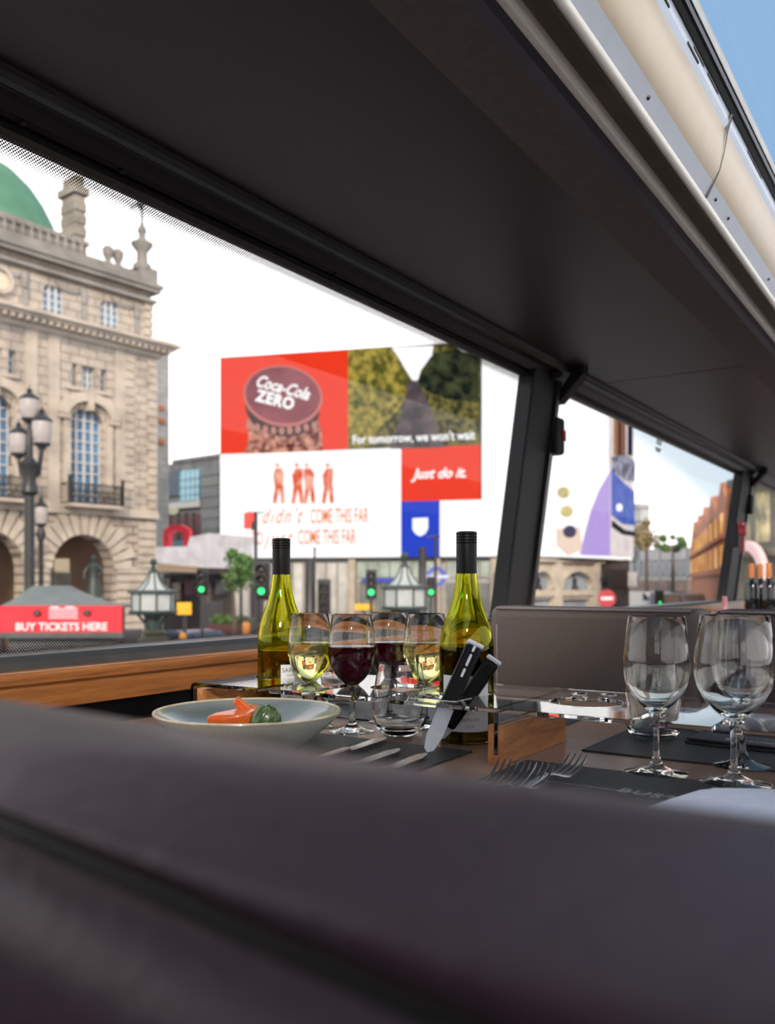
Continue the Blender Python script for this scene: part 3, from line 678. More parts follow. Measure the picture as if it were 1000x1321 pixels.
steak('black cylindrical handled knife with a white end cap, leaning behind the dashed one', W(565, 954, 1.213), W(639, 849, 1.214), .16, .0105, False)

# ------------------------------------------------------------------ napkins, menus
def napkin(label, cx, cy, w, d, rz, th=.012, z=TZ+.0026, roll=False):
    b = MB()
    if roll:
        b.M = Matrix.Rotation(pi/2, 4, 'Y'); b.lathe([(0, -w/2), (.008, -w/2), (.013, -w/2+.004), (.0138, 0), (.013, w/2-.004), (.008, w/2), (0, w/2)], 20)
        o = b.build('rolled_napkin', M_white, None, smooth=True); o.location = (cx, cy, z+.0139)
    else:
        n = 10; vs = []; fs = []
        for i in range(n+1):
            for j in range(n+1):
                x = -w/2+w*i/n; y = -d/2+d*j/n; vs.append((x, y, th*(.6+.4*sin(x*18+1)*cos(y*20)) ))
        for i in range(n):
            for j in range(n): k = i*(n+1)+j; fs.append((k, k+1, k+n+2, k+n+1))
        m0 = len(vs); vs += [(x, y, 0.0) for x, y, _ in vs]
        fs += [tuple(q+m0 for q in f[::-1]) for f in fs]
        edge = [i*(n+1) for i in range(n+1)] + [n*(n+1)+j for j in range(1, n+1)] + [i*(n+1)+n for i in range(n-1, -1, -1)] + [j for j in range(n-1, 0, -1)]
        for q in range(len(edge)): a_, b_ = edge[q], edge[(q+1) % len(edge)]; fs.append((a_, b_, b_+m0, a_+m0))
        b.add(vs, fs); o = b.build('napkin', M_white, None, smooth=True, bevel=.002); o.location = (cx, cy, z)
    o.rotation_euler = (0, 0, rz)
    return tag(o, label, 'napkin')
b = MB(); b.plate([(-.275, .80), (-.262, .86), (-.236, .960), (-.215, .983), (-.175, .990), (-.02, .975), (-.02, .80)], (), .005, 'XY', 0); b.plate([(-.262, .81), (-.25, .87), (-.222, .955), (-.175, .982), (-.03, .968), (-.03, .81)], (), .005, 'XY', .0045)
tag(b.build('napkin', M_white, None, smooth=True, loc=(0, 0, TZ+.0026), bevel=.0022, seg=3), 'folded white napkin on the near right placemat', 'napkin')
pr_ = XY(985, 1.235); napkin('rolled white napkin lying behind the tall glasses at the right', pr_.x-.005, pr_.y+.04, .24, .03, radians(-6), roll=True)
mn = thing('menu_card', 'black menu card with small pale letters under the right holder', 'menu', (XY(975, 1.17).x+.02, XY(975, 1.17).y+.03, TZ+.0026), radians(-4))
b = MB(); b.box(-.11, .11, -.035, .03, 0, .004); b.box(-.108, .112, -.033, .032, .005, .008); b.box(-.1, .1, -.02, .02, .003, .006); b.build('cover', mat('black_card', (.02, .02, .022), .4), mn, bevel=.0006)
text('lettering', 'BUSTRONOME', .012, mat('silver_print', (.5, .5, .52), .5), mn, Matrix.Translation((-.02, -.012, .0082)), ext=.0001, spacing=1.1)
#EOF_PART1

# ================================================================== OUTSIDE
b = MB(); b.box(-180, 120, -60, 220, -.3, 0); struct(b.build('road', mat('asphalt', (.22, .21, .21), .85, scale=3)))
# ------------------------------------------------------------------ corner building with arches
a0 = XY(200, 45); P = Plane(a0, a0 + Vector(((F*.777+R*.629).x, (F*.777+R*.629).y)))
M_st = stone('portland_stone', (.50, .43, .36), (.32, .275, .23), .42, .95, .026)
M_st2 = stone('smooth_stone', (.52, .45, .37), (.35, .30, .25))
M_rus = stone('rusticated_stone', (.48, .41, .34), (.30, .25, .21), .40, 1.3, .05)
M_stg = stone('grey_stone', (.30, .28, .26), (.20, .19, .175))
M_wb = mat('blue_window_glass', (.04, .10, .20), .12, .0, scale=.9, col2=(.12, .26, .44), coat=.5)
M_wf = mat('white_window_bars', (.55, .55, .54), .5)
M_iron = mat('black_iron', (.02, .02, .022), .4)
cb = P.thing('corner_building', 'pale stone corner building with arches, balconies and a green dome', 'building')
SL = -22.0
pit = P.s(146)-P.s(30)
zbelt = P.z(200, 667); zc0 = P.z(200, 462); zc1 = P.z(200, 447); za = P.z(200, 378)
# ground floor
s0, s1 = P.s(66), P.s(146); rr = (s1-s0)/2; ztop = P.z(106, 690); zs = ztop-rr
holes = []; cen = []
for k in range(4):
    c = (s0+s1)/2 - k*pit; cen.append(c)
    holes.append([(c-rr, .05), (c+rr, .05)] + arcp(c, zs, rr, 0, pi, 24))
b = MB(); b.plate([(SL, 0), (0, 0), (0, zbelt), (SL, zbelt)], holes, .8); b.build('arcade_wall', M_rus, cb)
b = MB()
for c in cen:
    for i in range(15):
        a_, a2 = pi*i/15+.02, pi*(i+1)/15-.02; ro = rr+1.0+(.25 if i % 2 else 0)
        zc = lambda a, r: (c+r*cos(a), min(zs+r*sin(a), zbelt-.1))
        b.plate([zc(a_, rr+.02), zc(a_, ro), zc(a2, ro), zc(a2, rr+.02)], (), .14, off=-.14)
b.build('voussoirs', M_st2, cb)
for c in cen:
    b = MB(); x0 = c+rr+.15; x1 = c+pit-rr-.15 if c != cen[0] else 0
    z = .1
    while z < zs-.1: b.box(x0+.02, x1, -.10, 0, z, z+.33); z += .40
    z = zs
    while z < zbelt-.5:
        dx = 1.25; 
        if x1-x0 > 2*0 and c == cen[0]: b.box(x0+dx, x1, -.10, 0, z, z+.33)
        z += .40
    b.build('rustication', M_st2, cb)
b = MB(); b.box(SL, .1, -.22, 0, zbelt-.12, zbelt+.16); b.box(SL, .06, -.14, 0, zbelt+.16, zbelt+.34); b.build('belt_course', M_st2, cb)
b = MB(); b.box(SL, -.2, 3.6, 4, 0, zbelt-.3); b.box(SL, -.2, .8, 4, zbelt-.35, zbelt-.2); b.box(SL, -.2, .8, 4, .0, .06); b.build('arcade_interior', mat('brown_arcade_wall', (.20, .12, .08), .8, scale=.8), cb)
for (u, va, w, h, lit) in ((93, 728, .8, .7, 1), (93, 752, 1.0, 1.2, 0), (70, 760, .5, 1.6, 0)):
    s_, z_ = P.hit(u, va); b = MB(); b.box(s_-w/2+1.6, s_+w/2+1.6, 3.5, 3.58, z_-h/2, z_+h/2); b.build('inner_window', glow('lit_doorway', (1, .80, .55), .55) if lit else M_stg, cb)
# main storeys
holes = []; wins = []
def wp(u0, u1, vt, vb): uc = (u0+u1)/2; return P.s(u0), P.s(u1), P.z(uc, vt), P.z(uc, vb)
def arched(x0, x1, zt, zb, rise): 
    c = (x0+x1)/2; w = (x1-x0)/2; return [(x0, zb), (x1, zb)] + arcp(c, zt-rise, w, 0, pi, 14, rise)
x0, x1, zt, zb = wp(92, 133, 528, 650); big = (x0, x1, zt, zbelt+.36)
x0, x1, zt, zb = wp(105, 123, 473, 501); mid = (x0, x1, zt, zb)
x0, x1, zt2, zb2 = wp(93, 99.5, 469, 499); sml = (x0, x1, zt2, zb2)
x0, x1, zt3, zb3 = wp(130, 138, 476, 502); smr = (x0, x1, zt3, zb3)
for k in range(4):
    d = k*pit
    x0, x1, zt, zb = big; holes.append(arched(x0-d, x1-d, zt, zb, .55)); wins.append((x0-d, x1-d, zt, zb, .55, 4, 9))
    for q, nx in ((mid, 3), (sml, 1), (smr, 1)):
        x0, x1, zt, zb = q; zt, zb = mid[2], mid[3]
        holes.append([(x0-d, zb), (x1-d, zb), (x1-d, zt), (x0-d, zt)]); wins.append((x0-d, x1-d, zt, zb, 0, nx, 3))
b = MB(); b.plate([(SL, zbelt), (0, zbelt), (0, zc1), (SL, zc1)], holes, .7); b.build('main_wall', M_st, cb)
# attic
ah = []
apit = P.s(144)-P.s(71.5)
x0, x1, azt, azb = wp(132, 156, 388, 424)
aw = [x0, x1]
for k in range(6):
    d = k*apit
    if k == 2: continue
    ah.append(arched(x0-d, x1-d, azt, azb, .25)); wins.append((x0-d, x1-d, azt, azb, .25, 3, 4))
b = MB(); b.plate([(SL, zc1), (-.15, zc1), (-.15, za), (SL, za)], ah, .6, off=.15); b.build('attic_wall', M_st, cb)
for (x0, x1, zt, zb, rise, nx, nz) in wins:
    if x1 < -14: continue
    b = MB(); yy = .34; b.box(x0-.02, x1+.02, yy, yy+.05, zb, zt); w = b.build('window', M_wb, cb)
    b = MB(); t_ = .05 if x1-x0 > .6 else .03
    for i in range(nx+1): xx = x0+(x1-x0)*i/nx; b.box(xx-t_, xx+t_, yy-.08, yy, zb, zt)
    for i in range(nz+1): z_ = zb+(zt-zb)*i/nz; b.box(x0, x1, yy-.07, yy, z_-.03, z_+.03)
    b.build('glazing_bars', M_wf, w)
# cornices, dentils, hoods, quoins
b = MB()
for o_, z0, z1 in ((.25, zc0, zc0+.2), (.75, zc0+.38, zc0+.52), (.95, zc0+.52, zc1+.05), (.8, zc1+.05, zc1+.15)): b.box(SL, o_, -o_, .2, z0, z1)
x = SL
while x < .5: b.box(x, x+.18, -.7, 0, zc0+.2, zc0+.38); x += .36
b.build('main_cornice', M_st2, cb)
b = MB(); b.box(SL, .05, -.12, .2, za-.55, za-.40); b.box(SL, .18, -.25, .6, za-.05, za+.15); b.box(SL, .28, -.35, .6, za+.15, za+.35); b.build('attic_cornice', M_stg, cb)
b = MB()
for c in cen:
    x0, x1, zt, zb = big; d = cen[0]-c; x0 -= d; x1 -= d; m_ = (x0+x1)/2; w = (x1-x0)/2
    out = arcp(m_, zt-.35, w+.75, 0, pi, 18, 1.1); inn = arcp(m_, zt-.45, w+.28, 0, pi, 18, .78)[::-1]
    b.plate(out+inn, (), .32, off=-.32)
    for sx in (-1, 1):
        b.box(m_+sx*(w+.28)-.17, m_+sx*(w+.28)+.17, -.16, 0, zb, zt-.4); b.box(m_+sx*(w+.45)-.3, m_+sx*(w+.45)+.3, -.28, 0, zt-.6, zt-.4)
    b.box(m_-.14, m_+.14, -.38, 0, zt-.1, zt+.75)
    b.box(m_-1.15, m_+1.15, -.15, 0, mid[3]-.2, mid[3]-.05)
    for q in (x0-.9, x1+.9): b.box(q-.28, q+.28, -.1, 0, zbelt+.34, zc0)
b.build('window_surround', M_st2, cb)
for q in range(3):
    b = MB(); z = zbelt+.4; i = 0
    while q < 2 and z < zc0-.4:
        w = .5 if i % 2 else .38
        if q == 0: b.box(-w, .06, -.1, 0, z, z+.36)
        else: b.box(-1.75-w*.3, -1.35+w*.2, -.08, 0, z, z+.36)
        z += .42; i += 1
    z = zc1+.1
    while q == 2 and z < za-.6: b.box(-.55, -.05, .06, .15, z, z+.34); z += .42
    b.build('quoins', M_st2, cb)
for k in range(5):
    c = -1.0-k*apit/1.0+.0
    for q in (-.0,):
        b = MB(); zc = za-.95; b.plate(arcp(c-.75, zc+.25, .75, pi, 2*pi, 12, .45)+arcp(c-.75, zc+.25, .6, 2*pi, pi, 12, .25), (), .1, off=.05)
        b.lathe([(0, -.5), (.12, -.4), (.18, 0), (.12, .25), (0, .3)], 10, (c, .1, zc-.1))
        b.box(c-.12, c+.12, .02, .15, zc-1.3, zc-.6)
        b.build('garland_carving', M_stg, cb)
# balconies
for c in cen[:2]:
    b = MB(); xa, xb = P.s(78)-c+cen[0]-cen[0]+0, 0
    hw = (P.s(146)-P.s(78))/2; m_ = (P.s(146)+P.s(78))/2-(cen[0]-c)
    b.box(m_-hw, m_+hw, -.8, -.1, zbelt+.18, zbelt+.34); sl = b.build('balcony', M_st2, cb)
    b = MB(); zz0, zz1 = zbelt+.34, zbelt+1.25
    for z_ in (zz0+.03, zz1): b.box(m_-hw, m_+hw, -.8, -.76, z_-.03, z_+.03); b.box(m_-hw, m_-hw+.04, -.8, 0, z_-.03, z_+.03); b.box(m_+hw-.04, m_+hw, -.8, 0, z_-.03, z_+.03)
    n = 22
    for i in range(n+1): x = m_-hw+2*hw*i/n; b.box(x-.02, x+.02, -.79, -.76, zz0, zz1)
    for i in range(11): x = m_-hw+2*hw*(i+.5)/11; b.plate(circ(x, zz0+.45, .17, 12), [circ(x, zz0+.45, .12, 12)], .03, off=-.79)
    for x in (m_-hw, m_+hw): b.box(x-.06, x+.06, -.84, -.72, zz0, zz1+.35)
    b.build('railing', M_iron, sl)
# clock, parapet, dome, chimney
s_, z_ = P.hit(0, 360); b = MB(); b.plate(circ(s_, z_, .62, 32), [circ(s_, z_, .42, 32)], .25, off=-.08); cl = b.build('clock_surround', M_st2, cb)
b = MB(); b.plate(circ(s_, z_, .43, 32), (), .06, off=.05); b.build('clock_face', mat('cream_dial', (.6, .55, .42), .5), cl)
zp = za+.35
b = MB(); b.box(SL, -.3, .1, .5, zp, zp+.5); b.box(SL, P.s(118), .4, 1.2, zp, zp+1.05); b.box(SL, P.s(118)+.1, .3, 1.3, zp+1.05, zp+1.25); b.box(-.9, .1, -.1, .8, zp, zp+.8)
b.build('parapet', M_stg, cb)
b = MB()
x = SL
while x < P.s(120): b.lathe([(0, 0), (.14, 0), (.07, .2), (.13, .4), (.06, .6), (.12, .85), (0, .85)], 8, (x, .3, zp+.3)); x += .42
b.build('balusters', M_stg, cb)
for u, vv in ((144, 333), (157, 336)):
    s_, z_ = P.hit(u, vv); b = MB(); b.lathe([(0, 0), (.22, 0), (.22, .15), (.12, .25), (.25, .55), (.28, .8), (.15, .95), (0, 1.0)], 12, (s_, .3, zp+.4)); b.build('finial', M_stg, cb)
b = MB(); s_ = P.s(188)
b.lathe([(0, 0), (.45, 0), (.45, .25), (.28, .4), (.26, .9), (.5, 1.2), (.55, 1.35), (.2, 1.55), (.16, 1.8), (.24, 2.0), (.1, 2.3), (.04, 2.6), (0, 2.6)], 16, (s_, .3, zp+.7)); ur = b.build('corner_urn', M_stg, cb, smooth=True)
b = MB(); zz = zp+3.2
b.tube([(s_, .3, zz), (s_, .3, zz+1.1)], .06, 6); b.tube([(s_+.0+.35*cos(q)*(1-q/9), .3, zz+.9+.35*sin(q)*(1-q/9)) for q in [i*.45 for i in range(16)]], .05, 6)
b.tube([(s_-.6, .3, zz+.5), (s_-.3, .3, zz+.75), (s_, .3, zz+.55)], .05, 6); b.lathe([(0, 0), (.1, .1), (0, .2)], 8, (s_-.62, .3, zz+.35)); b.build('weathervane', M_iron, ur)
pd = W(-45, 750, 47); lx = (Vector((pd.x, pd.y))-P.o).dot(P.t); n2 = Vector((-P.t.y, P.t.x)); ly = (Vector((pd.x, pd.y))-P.o).dot(n2)
b = MB(); zd = EZ + 450*47/FP; b.lathe([(4.7, zd-.3), (4.6, zd), (4.4, zd+.7), (4.0, zd+1.5), (3.4, zd+2.4), (2.6, zd+3.2), (1.6, zd+3.8), (.8, zd+4.1), (.8, zd+5.0), (.3, zd+5.6), (0, zd+6.2)], 40, (lx, ly, 0)); b.build('dome', mat('verdigris_copper', (.06, .17, .10), .6, scale=.6, col2=(.10, .26, .16)), cb, smooth=True)
b = MB(); b.lathe([(0, zp-1), (5.1, zp-1), (5.1, zd-1.4), (5.3, zd-1.3), (5.3, zd-1.0), (4.9, zd-.9), (4.9, zd-.3), (0, zd-.3)], 40, (lx, ly, 0)); b.build('dome_drum', M_stg, cb)
c1, c2 = P.hit(78, 300)[0]+1.35, P.hit(115, 300)[0]+.3
b = MB(); zt = P.z(97, 232); b.box(c1+.15, c2+.25, 1.2, 2.4, zp-.5, zt); b.box(c1, c2+.4, 1.05, 2.55, zt, zt+.35); b.box(c1+.2, c2+.2, 1.2, 2.4, zt+.35, zt+.9)
z = zp
while z < zt-.5: b.box(c1+.12, c1+.42, 1.14, 2.45, z, z+.4); b.box(c2-.02, c2+.29, 1.14, 2.45, z, z+.4); z += .6
b.build('chimney', stone('chimney_stone', (.32, .29, .24), (.22, .2, .17), .4, .8), cb)
b = MB(); b.box(SL, -.3, .8, 14, zbelt, za); b.build('rear_block', M_stg, cb)
# ------------------------------------------------------------------ grey block and modern offices beyond
def bplane(u0, d0, u1, d1): return Plane(XY(u0, d0), XY(u1, d1))
Q = bplane(192, 62, 219, 64)
g = Q.thing('grey_stone_building', 'narrow grey stone building just behind the corner of the pale one', 'building')
b = MB(); zt = Q.z(219, 455); b.box(-3, Q.s(218), 0, 8, 0, zt); b.box(-3, Q.s(218)+.2, -.2, 8, zt, zt+.3); b.build('wall', stone('cool_grey_stone', (.33, .35, .34), (.24, .25, .25), .5, 1.2), g)
for v in (526, 543, 570):
    s_, z_ = Q.hit(207, v); b = MB(); b.box(s_-.25, s_+.25, -.25, 0, z_-.15, z_+.15); b.build('window_box', mat('terracotta', (.4, .12, .05), .7), g)
Q = bplane(205, 95, 292, 88)
g = Q.thing('office_building', 'modern grey office block with blue teal glazing beyond the junction', 'building')
zt = Q.z(240, 596); b = MB(); b.box(-1, Q.s(292), 0, 14, 0, zt); b.box(Q.s(224), Q.s(292), -.2, 14, zt, zt+.35); b.build('wall', stone('office_cladding', (.16, .165, .165), (.10, .105, .11), 1.6, 2.4, .05), g)
def qb(u0, u1, v0, v1, m, nm, off=.3, par=None, Q_=None):
    q = Q_ or Q; b = MB(); uc = (u0+u1)/2; b.box(q.s(u0), q.s(u1), -off, .05, q.z(uc, v1), q.z(uc, v0)); return b.build(nm, m, par or g)
qb(218, 235, 608, 640, mat('navy_glass', (.02, .035, .06), .15), 'glass_panel')
qb(235, 260, 607, 646, mat('teal_glass', (.05, .26, .38), .15, scale=.5, col2=(.10, .40, .52)), 'window')
for u in (240, 246, 252, 258): qb(u, u+1, 607, 646, M_wf, 'mullion', .4)
for v in (618, 628, 638): qb(235, 260, v, v+1.2, mat('blue_bar', (.05, .12, .2), .4), 'mullion', .4)
qb(262, 285, 604, 700, mat('smoke_glass', (.07, .08, .085), .2, scale=.4, col2=(.13, .14, .14)), 'window')
for v in (612, 626, 640, 654, 668, 682): qb(262, 285, v, v+2, M_rail2, 'mullion', .4)
qb(214, 262, 648, 656, mat('pale_band', (.36, .36, .34), .7), 'band', .5)
qb(216, 230, 657, 664, glow('lit_band', (.9, .9, .6), .55), 'lit_window', .4)
qb(216, 262, 665, 698, mat('brick_red_front', (.11, .03, .035), .7, scale=1.5, col2=(.06, .03, .04)), 'shopfront', .35)
for u in (222, 232, 242, 252): qb(u, u+1, 662, 698, M_rail2, 'mullion', .5)
qb(212, 246, 698, 706, mat('teal_fascia', (.02, .14, .19), .5), 'fascia', .5)
# canopy building with bulbs
Q = bplane(192, 56, 283, 54)
g = Q.thing('theatre_canopy', 'white lit canopy with bulbs and a red arch, left of the screens', 'canopy')
def Qz(u, v): return Q.z(u, v)
b = MB(); b.plate([(Q.s(194), Qz(238, 724)), (Q.s(280), Qz(238, 733)), (Q.s(282), Qz(238, 690)), (Q.s(258), Qz(238, 694)), (Q.s(254), Qz(238, 706)), (Q.s(194), Qz(238, 706))], (), 5, off=-1); b.build('sign_box', glow('pale_sign_box', (.95, .88, .86), .85, (.75, .68, .68), 1.2), g)
b = MB(); b.box(Q.s(194), Q.s(278), -.6, 4, Qz(238, 738), Qz(238, 728)); b.build('underside', mat('dark_canopy', (.05, .035, .03), .6), g)
b = MB()
for i in range(26):
    for j in range(3): 
        u = 197+3.1*i; v = 729+3.2*j+.08*i; s_, z_ = Q.hit(u, v); b.lathe([(0, -.06), (.06, 0), (0, .06)], 6, (s_, -1.05, z_))
b.build('bulbs', glow('warm_bulb', (1, .7, .45), 1.3), g)
b = MB(); s_, z_ = Q.hit(237, 706); w = .95; b.plate([(s_-w, z_), (s_-w, z_+.8)] + arcp(s_, z_+.8, w, pi, 0, 10, .55) + [(s_+w, z_), (s_+w-.42, z_), (s_+w-.42, z_+.75)] + arcp(s_, z_+.75, w-.42, 0, pi, 10, .2) + [(s_-w+.42, z_)], (), .4, off=-.8)
b.build('red_arch', mat('arch_red', (.55, .02, .04), .4, emit=.25), g)
g = Q.thing('dark_shopfront', 'dark shopfronts under the white lit canopy', 'shop', None)
b = MB(); b.box(Q.s(192), Q.s(283), 1.5, 5, 0, Qz(238, 740)); b.build('wall', mat('dark_front', (.035, .028, .028), .6, scale=.7, var=.5), g)
for (u0, u1, v0, v1, c) in ((206, 216, 752, 775, (.3, .24, .2)), (222, 236, 748, 768, (.10, .03, .04)), (246, 256, 750, 790, (.12, .10, .09)), (262, 276, 748, 768, (.05, .05, .06)), (196, 203, 745, 790, (.2, .18, .15))):
    b = MB(); b.box(Q.s(u0), Q.s(u1), 1.3, 1.5, Qz((u0+u1)/2, v1), Qz((u0+u1)/2, v0)); b.build('window', mat('front_%d' % u0, c, .5, scale=2, var=.4), g)

# ------------------------------------------------------------------ the curved screen wall
B = bplane(285, 72, 620, 67)
sc = B.thing('screen_wall', 'huge curved wall of lit advertising screens above the shops', 'screen')
ZB = B.z(450, 719); ZT = B.z(450, 452); ZM = B.z(450, 580.5); ZR = B.z(568, 646)
n2 = Vector((-B.t.y, B.t.x))
def loc(p): q = p-B.o; return (q.dot(B.t), q.dot(n2))
cur = [loc(XY(u, d)) for u, d in ((622, 67), (640, 66.6), (660, 66.5), (680, 66.8), (700, 67.5), (725, 68.8), (750, 70.6), (770, 72.6), (785, 74.5), (800, 77), (815, 80.5))]
W_ = glow('screen_white', (1, .985, .98), 1.25)
def sbox(s0, s1, z0, z1, m, nm, off=.0, th=.15):
    b = MB(); b.box(s0, s1, -off-th, -off, z0, z1); return b.build(nm, m, sc)
b = MB(); b.box(0, B.s(620), .02, 2.5, ZB-.15, ZT+.1)
pts = [(x, y+.02) for x, y in cur] + [(x-.3, y+2.6) for x, y in cur[::-1]]
b.plate(pts, (), ZT+3.5-ZB, 'XY', ZB-.1); b.build('screen_housing', mat('dark_housing', (.03, .03, .03), .6), sc)
RED = glow('screen_red', (.86, .045, .015), 1.05)
red1 = sbox(0, B.s(449), ZM, ZT, RED, 'red_screen')
sbox(0, B.s(518), ZB, ZM, W_, 'white_screen')
frs = sbox(B.s(449.8), B.s(619), ZM, ZT, glow('screen_forest', (.02, .025, .01), 1.1, (.20, .17, .05), 2.6), 'forest_screen')
sbox(B.s(518), B.s(620), ZR, ZM, RED, 'red_screen')
blu = sbox(B.s(518), B.s(568), ZB, ZR, glow('screen_blue', (.03, .07, .62), 1.0), 'blue_screen')
sbox(B.s(568), B.s(622), ZB, ZR, W_, 'white_screen')
# curved white part
b = MB(); nC = len(cur); vs = [(x, y, z) for z in (ZB, ZT+3.3) for x, y in cur] + [(x, y-.15, z) for z in (ZB, ZT+3.3) for x, y in cur]; fs = []
for i in range(nC-1):
    fs += [(i, i+1, nC+i+1, nC+i), (2*nC+i, 3*nC+i, 3*nC+i+1, 2*nC+i+1), (i, 2*nC+i, 2*nC+i+1, i+1), (nC+i, nC+i+1, 3*nC+i+1, 3*nC+i)]
b.add(vs, fs); sbc = b.build('curved_screen', W_, sc)
def pg(poly, m, nm, par, off=.2, th=.04):       # flat artwork on the straight screens, outline given on the picture
    b = MB(); b.plate([B.hit(u, v) for u, v in poly], (), th, off=-off-th); return b.build(nm, m, par)
def el(cx, cy, rx, ry, rot=0, n=40, a0=0, a1=2*pi):
    c_, s_ = cos(rot), sin(rot); return [(cx+rx*cos(a)*c_-ry*sin(a)*s_, cy+rx*cos(a)*s_+ry*sin(a)*c_) for a in [a0+(a1-a0)*i/n for i in range(n if a1-a0 > 6.2 else n+1)]]
GB = glow('art_glass_brown', (.12, .02, .015), 1, (.75, .35, .25), 2.2)
pg([(321, 540), (411, 540), (416, 560), (417, 582), (317, 586), (322, 566)], GB, 'bottle_artwork', red1, .18)
pg(el(366, 528, 48, 36, .15), glow('art_dark', (.04, .02, .025), 1, (.12, .05, .05), 3), 'cap_edge_artwork', red1, .24)
pg(el(367, 512, 51, 39, .15), glow('art_cap_rim', (.62, .20, .18), 1), 'cap_rim_artwork', red1, .30)
pg(el(367, 511, 48, 36, .15), glow('art_cap', (.20, .045, .055), 1, (.32, .09, .11), .35), 'cap_artwork', red1, .36)
# crimps
for i in range(9): 
    u = 324+10.5*i; v = 548+9*sin(pi*(i+.5)/9); pg(el(u, v, 3.6, 5, 0, 10), glow('art_crimp', (.55, .25, .2), 1), 'crimp_artwork', red1, .42)
def onB(u, v, off=.5, rot=0): s_, z_ = B.hit(u, v); return Matrix.Translation((s_, -off, z_)) @ UP @ Matrix.Rotation(radians(rot), 4, 'Z')
WT = glow('art_white', (1, 1, 1), 1.15)
text('lettering', 'Coca-Cola', 1.3, WT, red1, onB(367, 502, .5, -17), ext=.01, shear=.35, offset=.03, sx=.82)
text('lettering', 'ZERO', 1.25, WT, red1, onB(358, 518, .5, -16), ext=.01, offset=.05, spacing=1.1, sx=.95)
# forest: trees both sides, road, sky wedge
pg([(450, 452), (506, 449), (521, 480), (530, 492), (526, 510), (514, 530), (490, 552), (470, 579), (450, 579.5)], glow('art_leaf_gold', (.07, .075, .015), 1.1, (.42, .32, .06), 2.2), 'trees_artwork', frs, .18)
pg([(506, 449), (560, 447), (558, 460), (544, 478), (540, 491), (534, 493), (528, 484), (515, 462)], glow('art_sky', (.95, .95, .97), 1.2), 'sky_artwork', frs, .22)
pg([(556, 462), (566, 455), (590, 452), (618, 455), (618, 520), (580, 516), (550, 505), (540, 492), (545, 478)], glow('art_leaf_dark', (.008, .012, .01), 1, (.06, .07, .03), 1.5), 'trees_artwork', frs, .24)
pg([(528, 492), (540, 492), (553, 520), (575, 578), (505, 580), (520, 530)], glow('art_road', (.05, .04, .05), 1, (.16, .12, .12), .8), 'road_artwork', frs, .28)
pg([(590, 449), (618, 448), (618, 455), (598, 456)], glow('art_sky2', (.6, .65, .6), .9), 'sky_artwork', frs, .3)
text('lettering', "For tomorrow, we won't wait", .93, WT, frs, onB(534, 566, .5), ext=.01, offset=.02, sx=.84)
text('lettering', 'Just do it.', 1.05, WT, red1, onB(568.5, 612, .5), ext=.01, shear=.35, offset=.03)
sh = [(533, 669), (553, 668), (553, 682), (549, 689), (543, 692), (537, 689), (533, 683)]
pg(sh, WT, 'shield_artwork', blu, .2)
# red athletes and slogan on the white screen
RA = glow('art_red', (.80, .10, .03), 1.0, (.95, .5, .38), 1.6)
for cx, lean_ in ((361, 0), (385, 2), (400, -2), (424, 3)):
    pg(el(cx-2+lean_*.6, 600.5, 2.6, 3.2, 0, 12), RA, 'figure_artwork', sc, .2)
    pg([(cx-5+lean_, 605), (cx+4+lean_, 604), (cx+7, 612), (cx+6, 624), (cx+8, 649), (cx+3, 650), (cx+1, 630), (cx-3, 650), (cx-8, 650), (cx-5, 628), (cx-7, 614)], RA, 'figure_artwork', sc, .2)
RT = glow('art_red_text', (.86, .22, .06), 1.0)
text('lettering', "didn't", 1.75, RT, sc, onB(365, 667, .5), ext=.01, shear=.45, spacing=1.25, sx=.66)
text('lettering', 'COME THIS FAR', 1.65, RT, sc, onB(440, 667, .5), ext=.01, offset=.012, sx=.40, spacing=1.0)
text('lettering', 'TO', 1.5, RT, sc, onB(335, 696, .5), ext=.01, sx=.45)
text('lettering', 'just', 1.75, RT, sc, onB(361, 695, .5), ext=.01, shear=.45, spacing=1.3, sx=.66)
text('lettering', 'COME THIS FAR', 1.65, RT, sc, onB(424, 694, .5), ext=.01, offset=.012, sx=.40)
# artwork on the curved screen
cw = [Vector((B.o.x+B.t.x*x+n2.x*y, B.o.y+B.t.y*x+n2.y*y)) for x, y in cur]
def chit(u, v, off):
    r = F + R*((u-500)/FP); rr_ = Vector((r.x, r.y)); best = None
    for a_, c_ in zip(cw, cw[1:]):
        e = c_-a_; det = rr_.x*(-e.y)+e.x*rr_.y
        if abs(det) < 1e-9: continue
        d = (a_.x*(-e.y)+e.x*a_.y)/det; k = (rr_.x*a_.y-rr_.y*a_.x)/det if False else ((rr_*d-a_).dot(e)/e.dot(e))
        if -.02 <= k <= 1.02: best = d; nn = Vector((e.y, -e.x)).normalized()
    if best is None: best = (cw[-1].length if u > 700 else cw[0].length); nn = Vector((0, -1))
    p = rr_*best + nn*off; l = loc(p); return (l[0], l[1], EZ+(750-v)/FP*best)
def cg(poly, m, nm, off=.35):
    vs = [chit(u, v, off) for u, v in poly] + [chit(u, v, off-.1) for u, v in poly]; n = len(poly)
    tri = tessellate_polygon([[Vector((u, v, 0)) for u, v in poly]])
    b = MB(); b.add(vs, [tuple(q) for q in tri]+[tuple(i+n for i in q[::-1]) for q in tri]+[(i, (i+1) % n, (i+1) % n+n, i+n) for i in range(n)]); return b.build(nm, m, sbc)
for (u, v, r_, c_) in ((723, 636, 7.5, (.50, .42, .18)), (727, 660, 7.5, (.55, .46, .2)), (731, 686, 8, (.06, .05, .10))):
    cg(el(u, v, r_, r_, 0, 20), glow('art_disc_%d' % v, c_, 1, tuple(q*1.5 for q in c_), 1.5), 'disc_artwork')
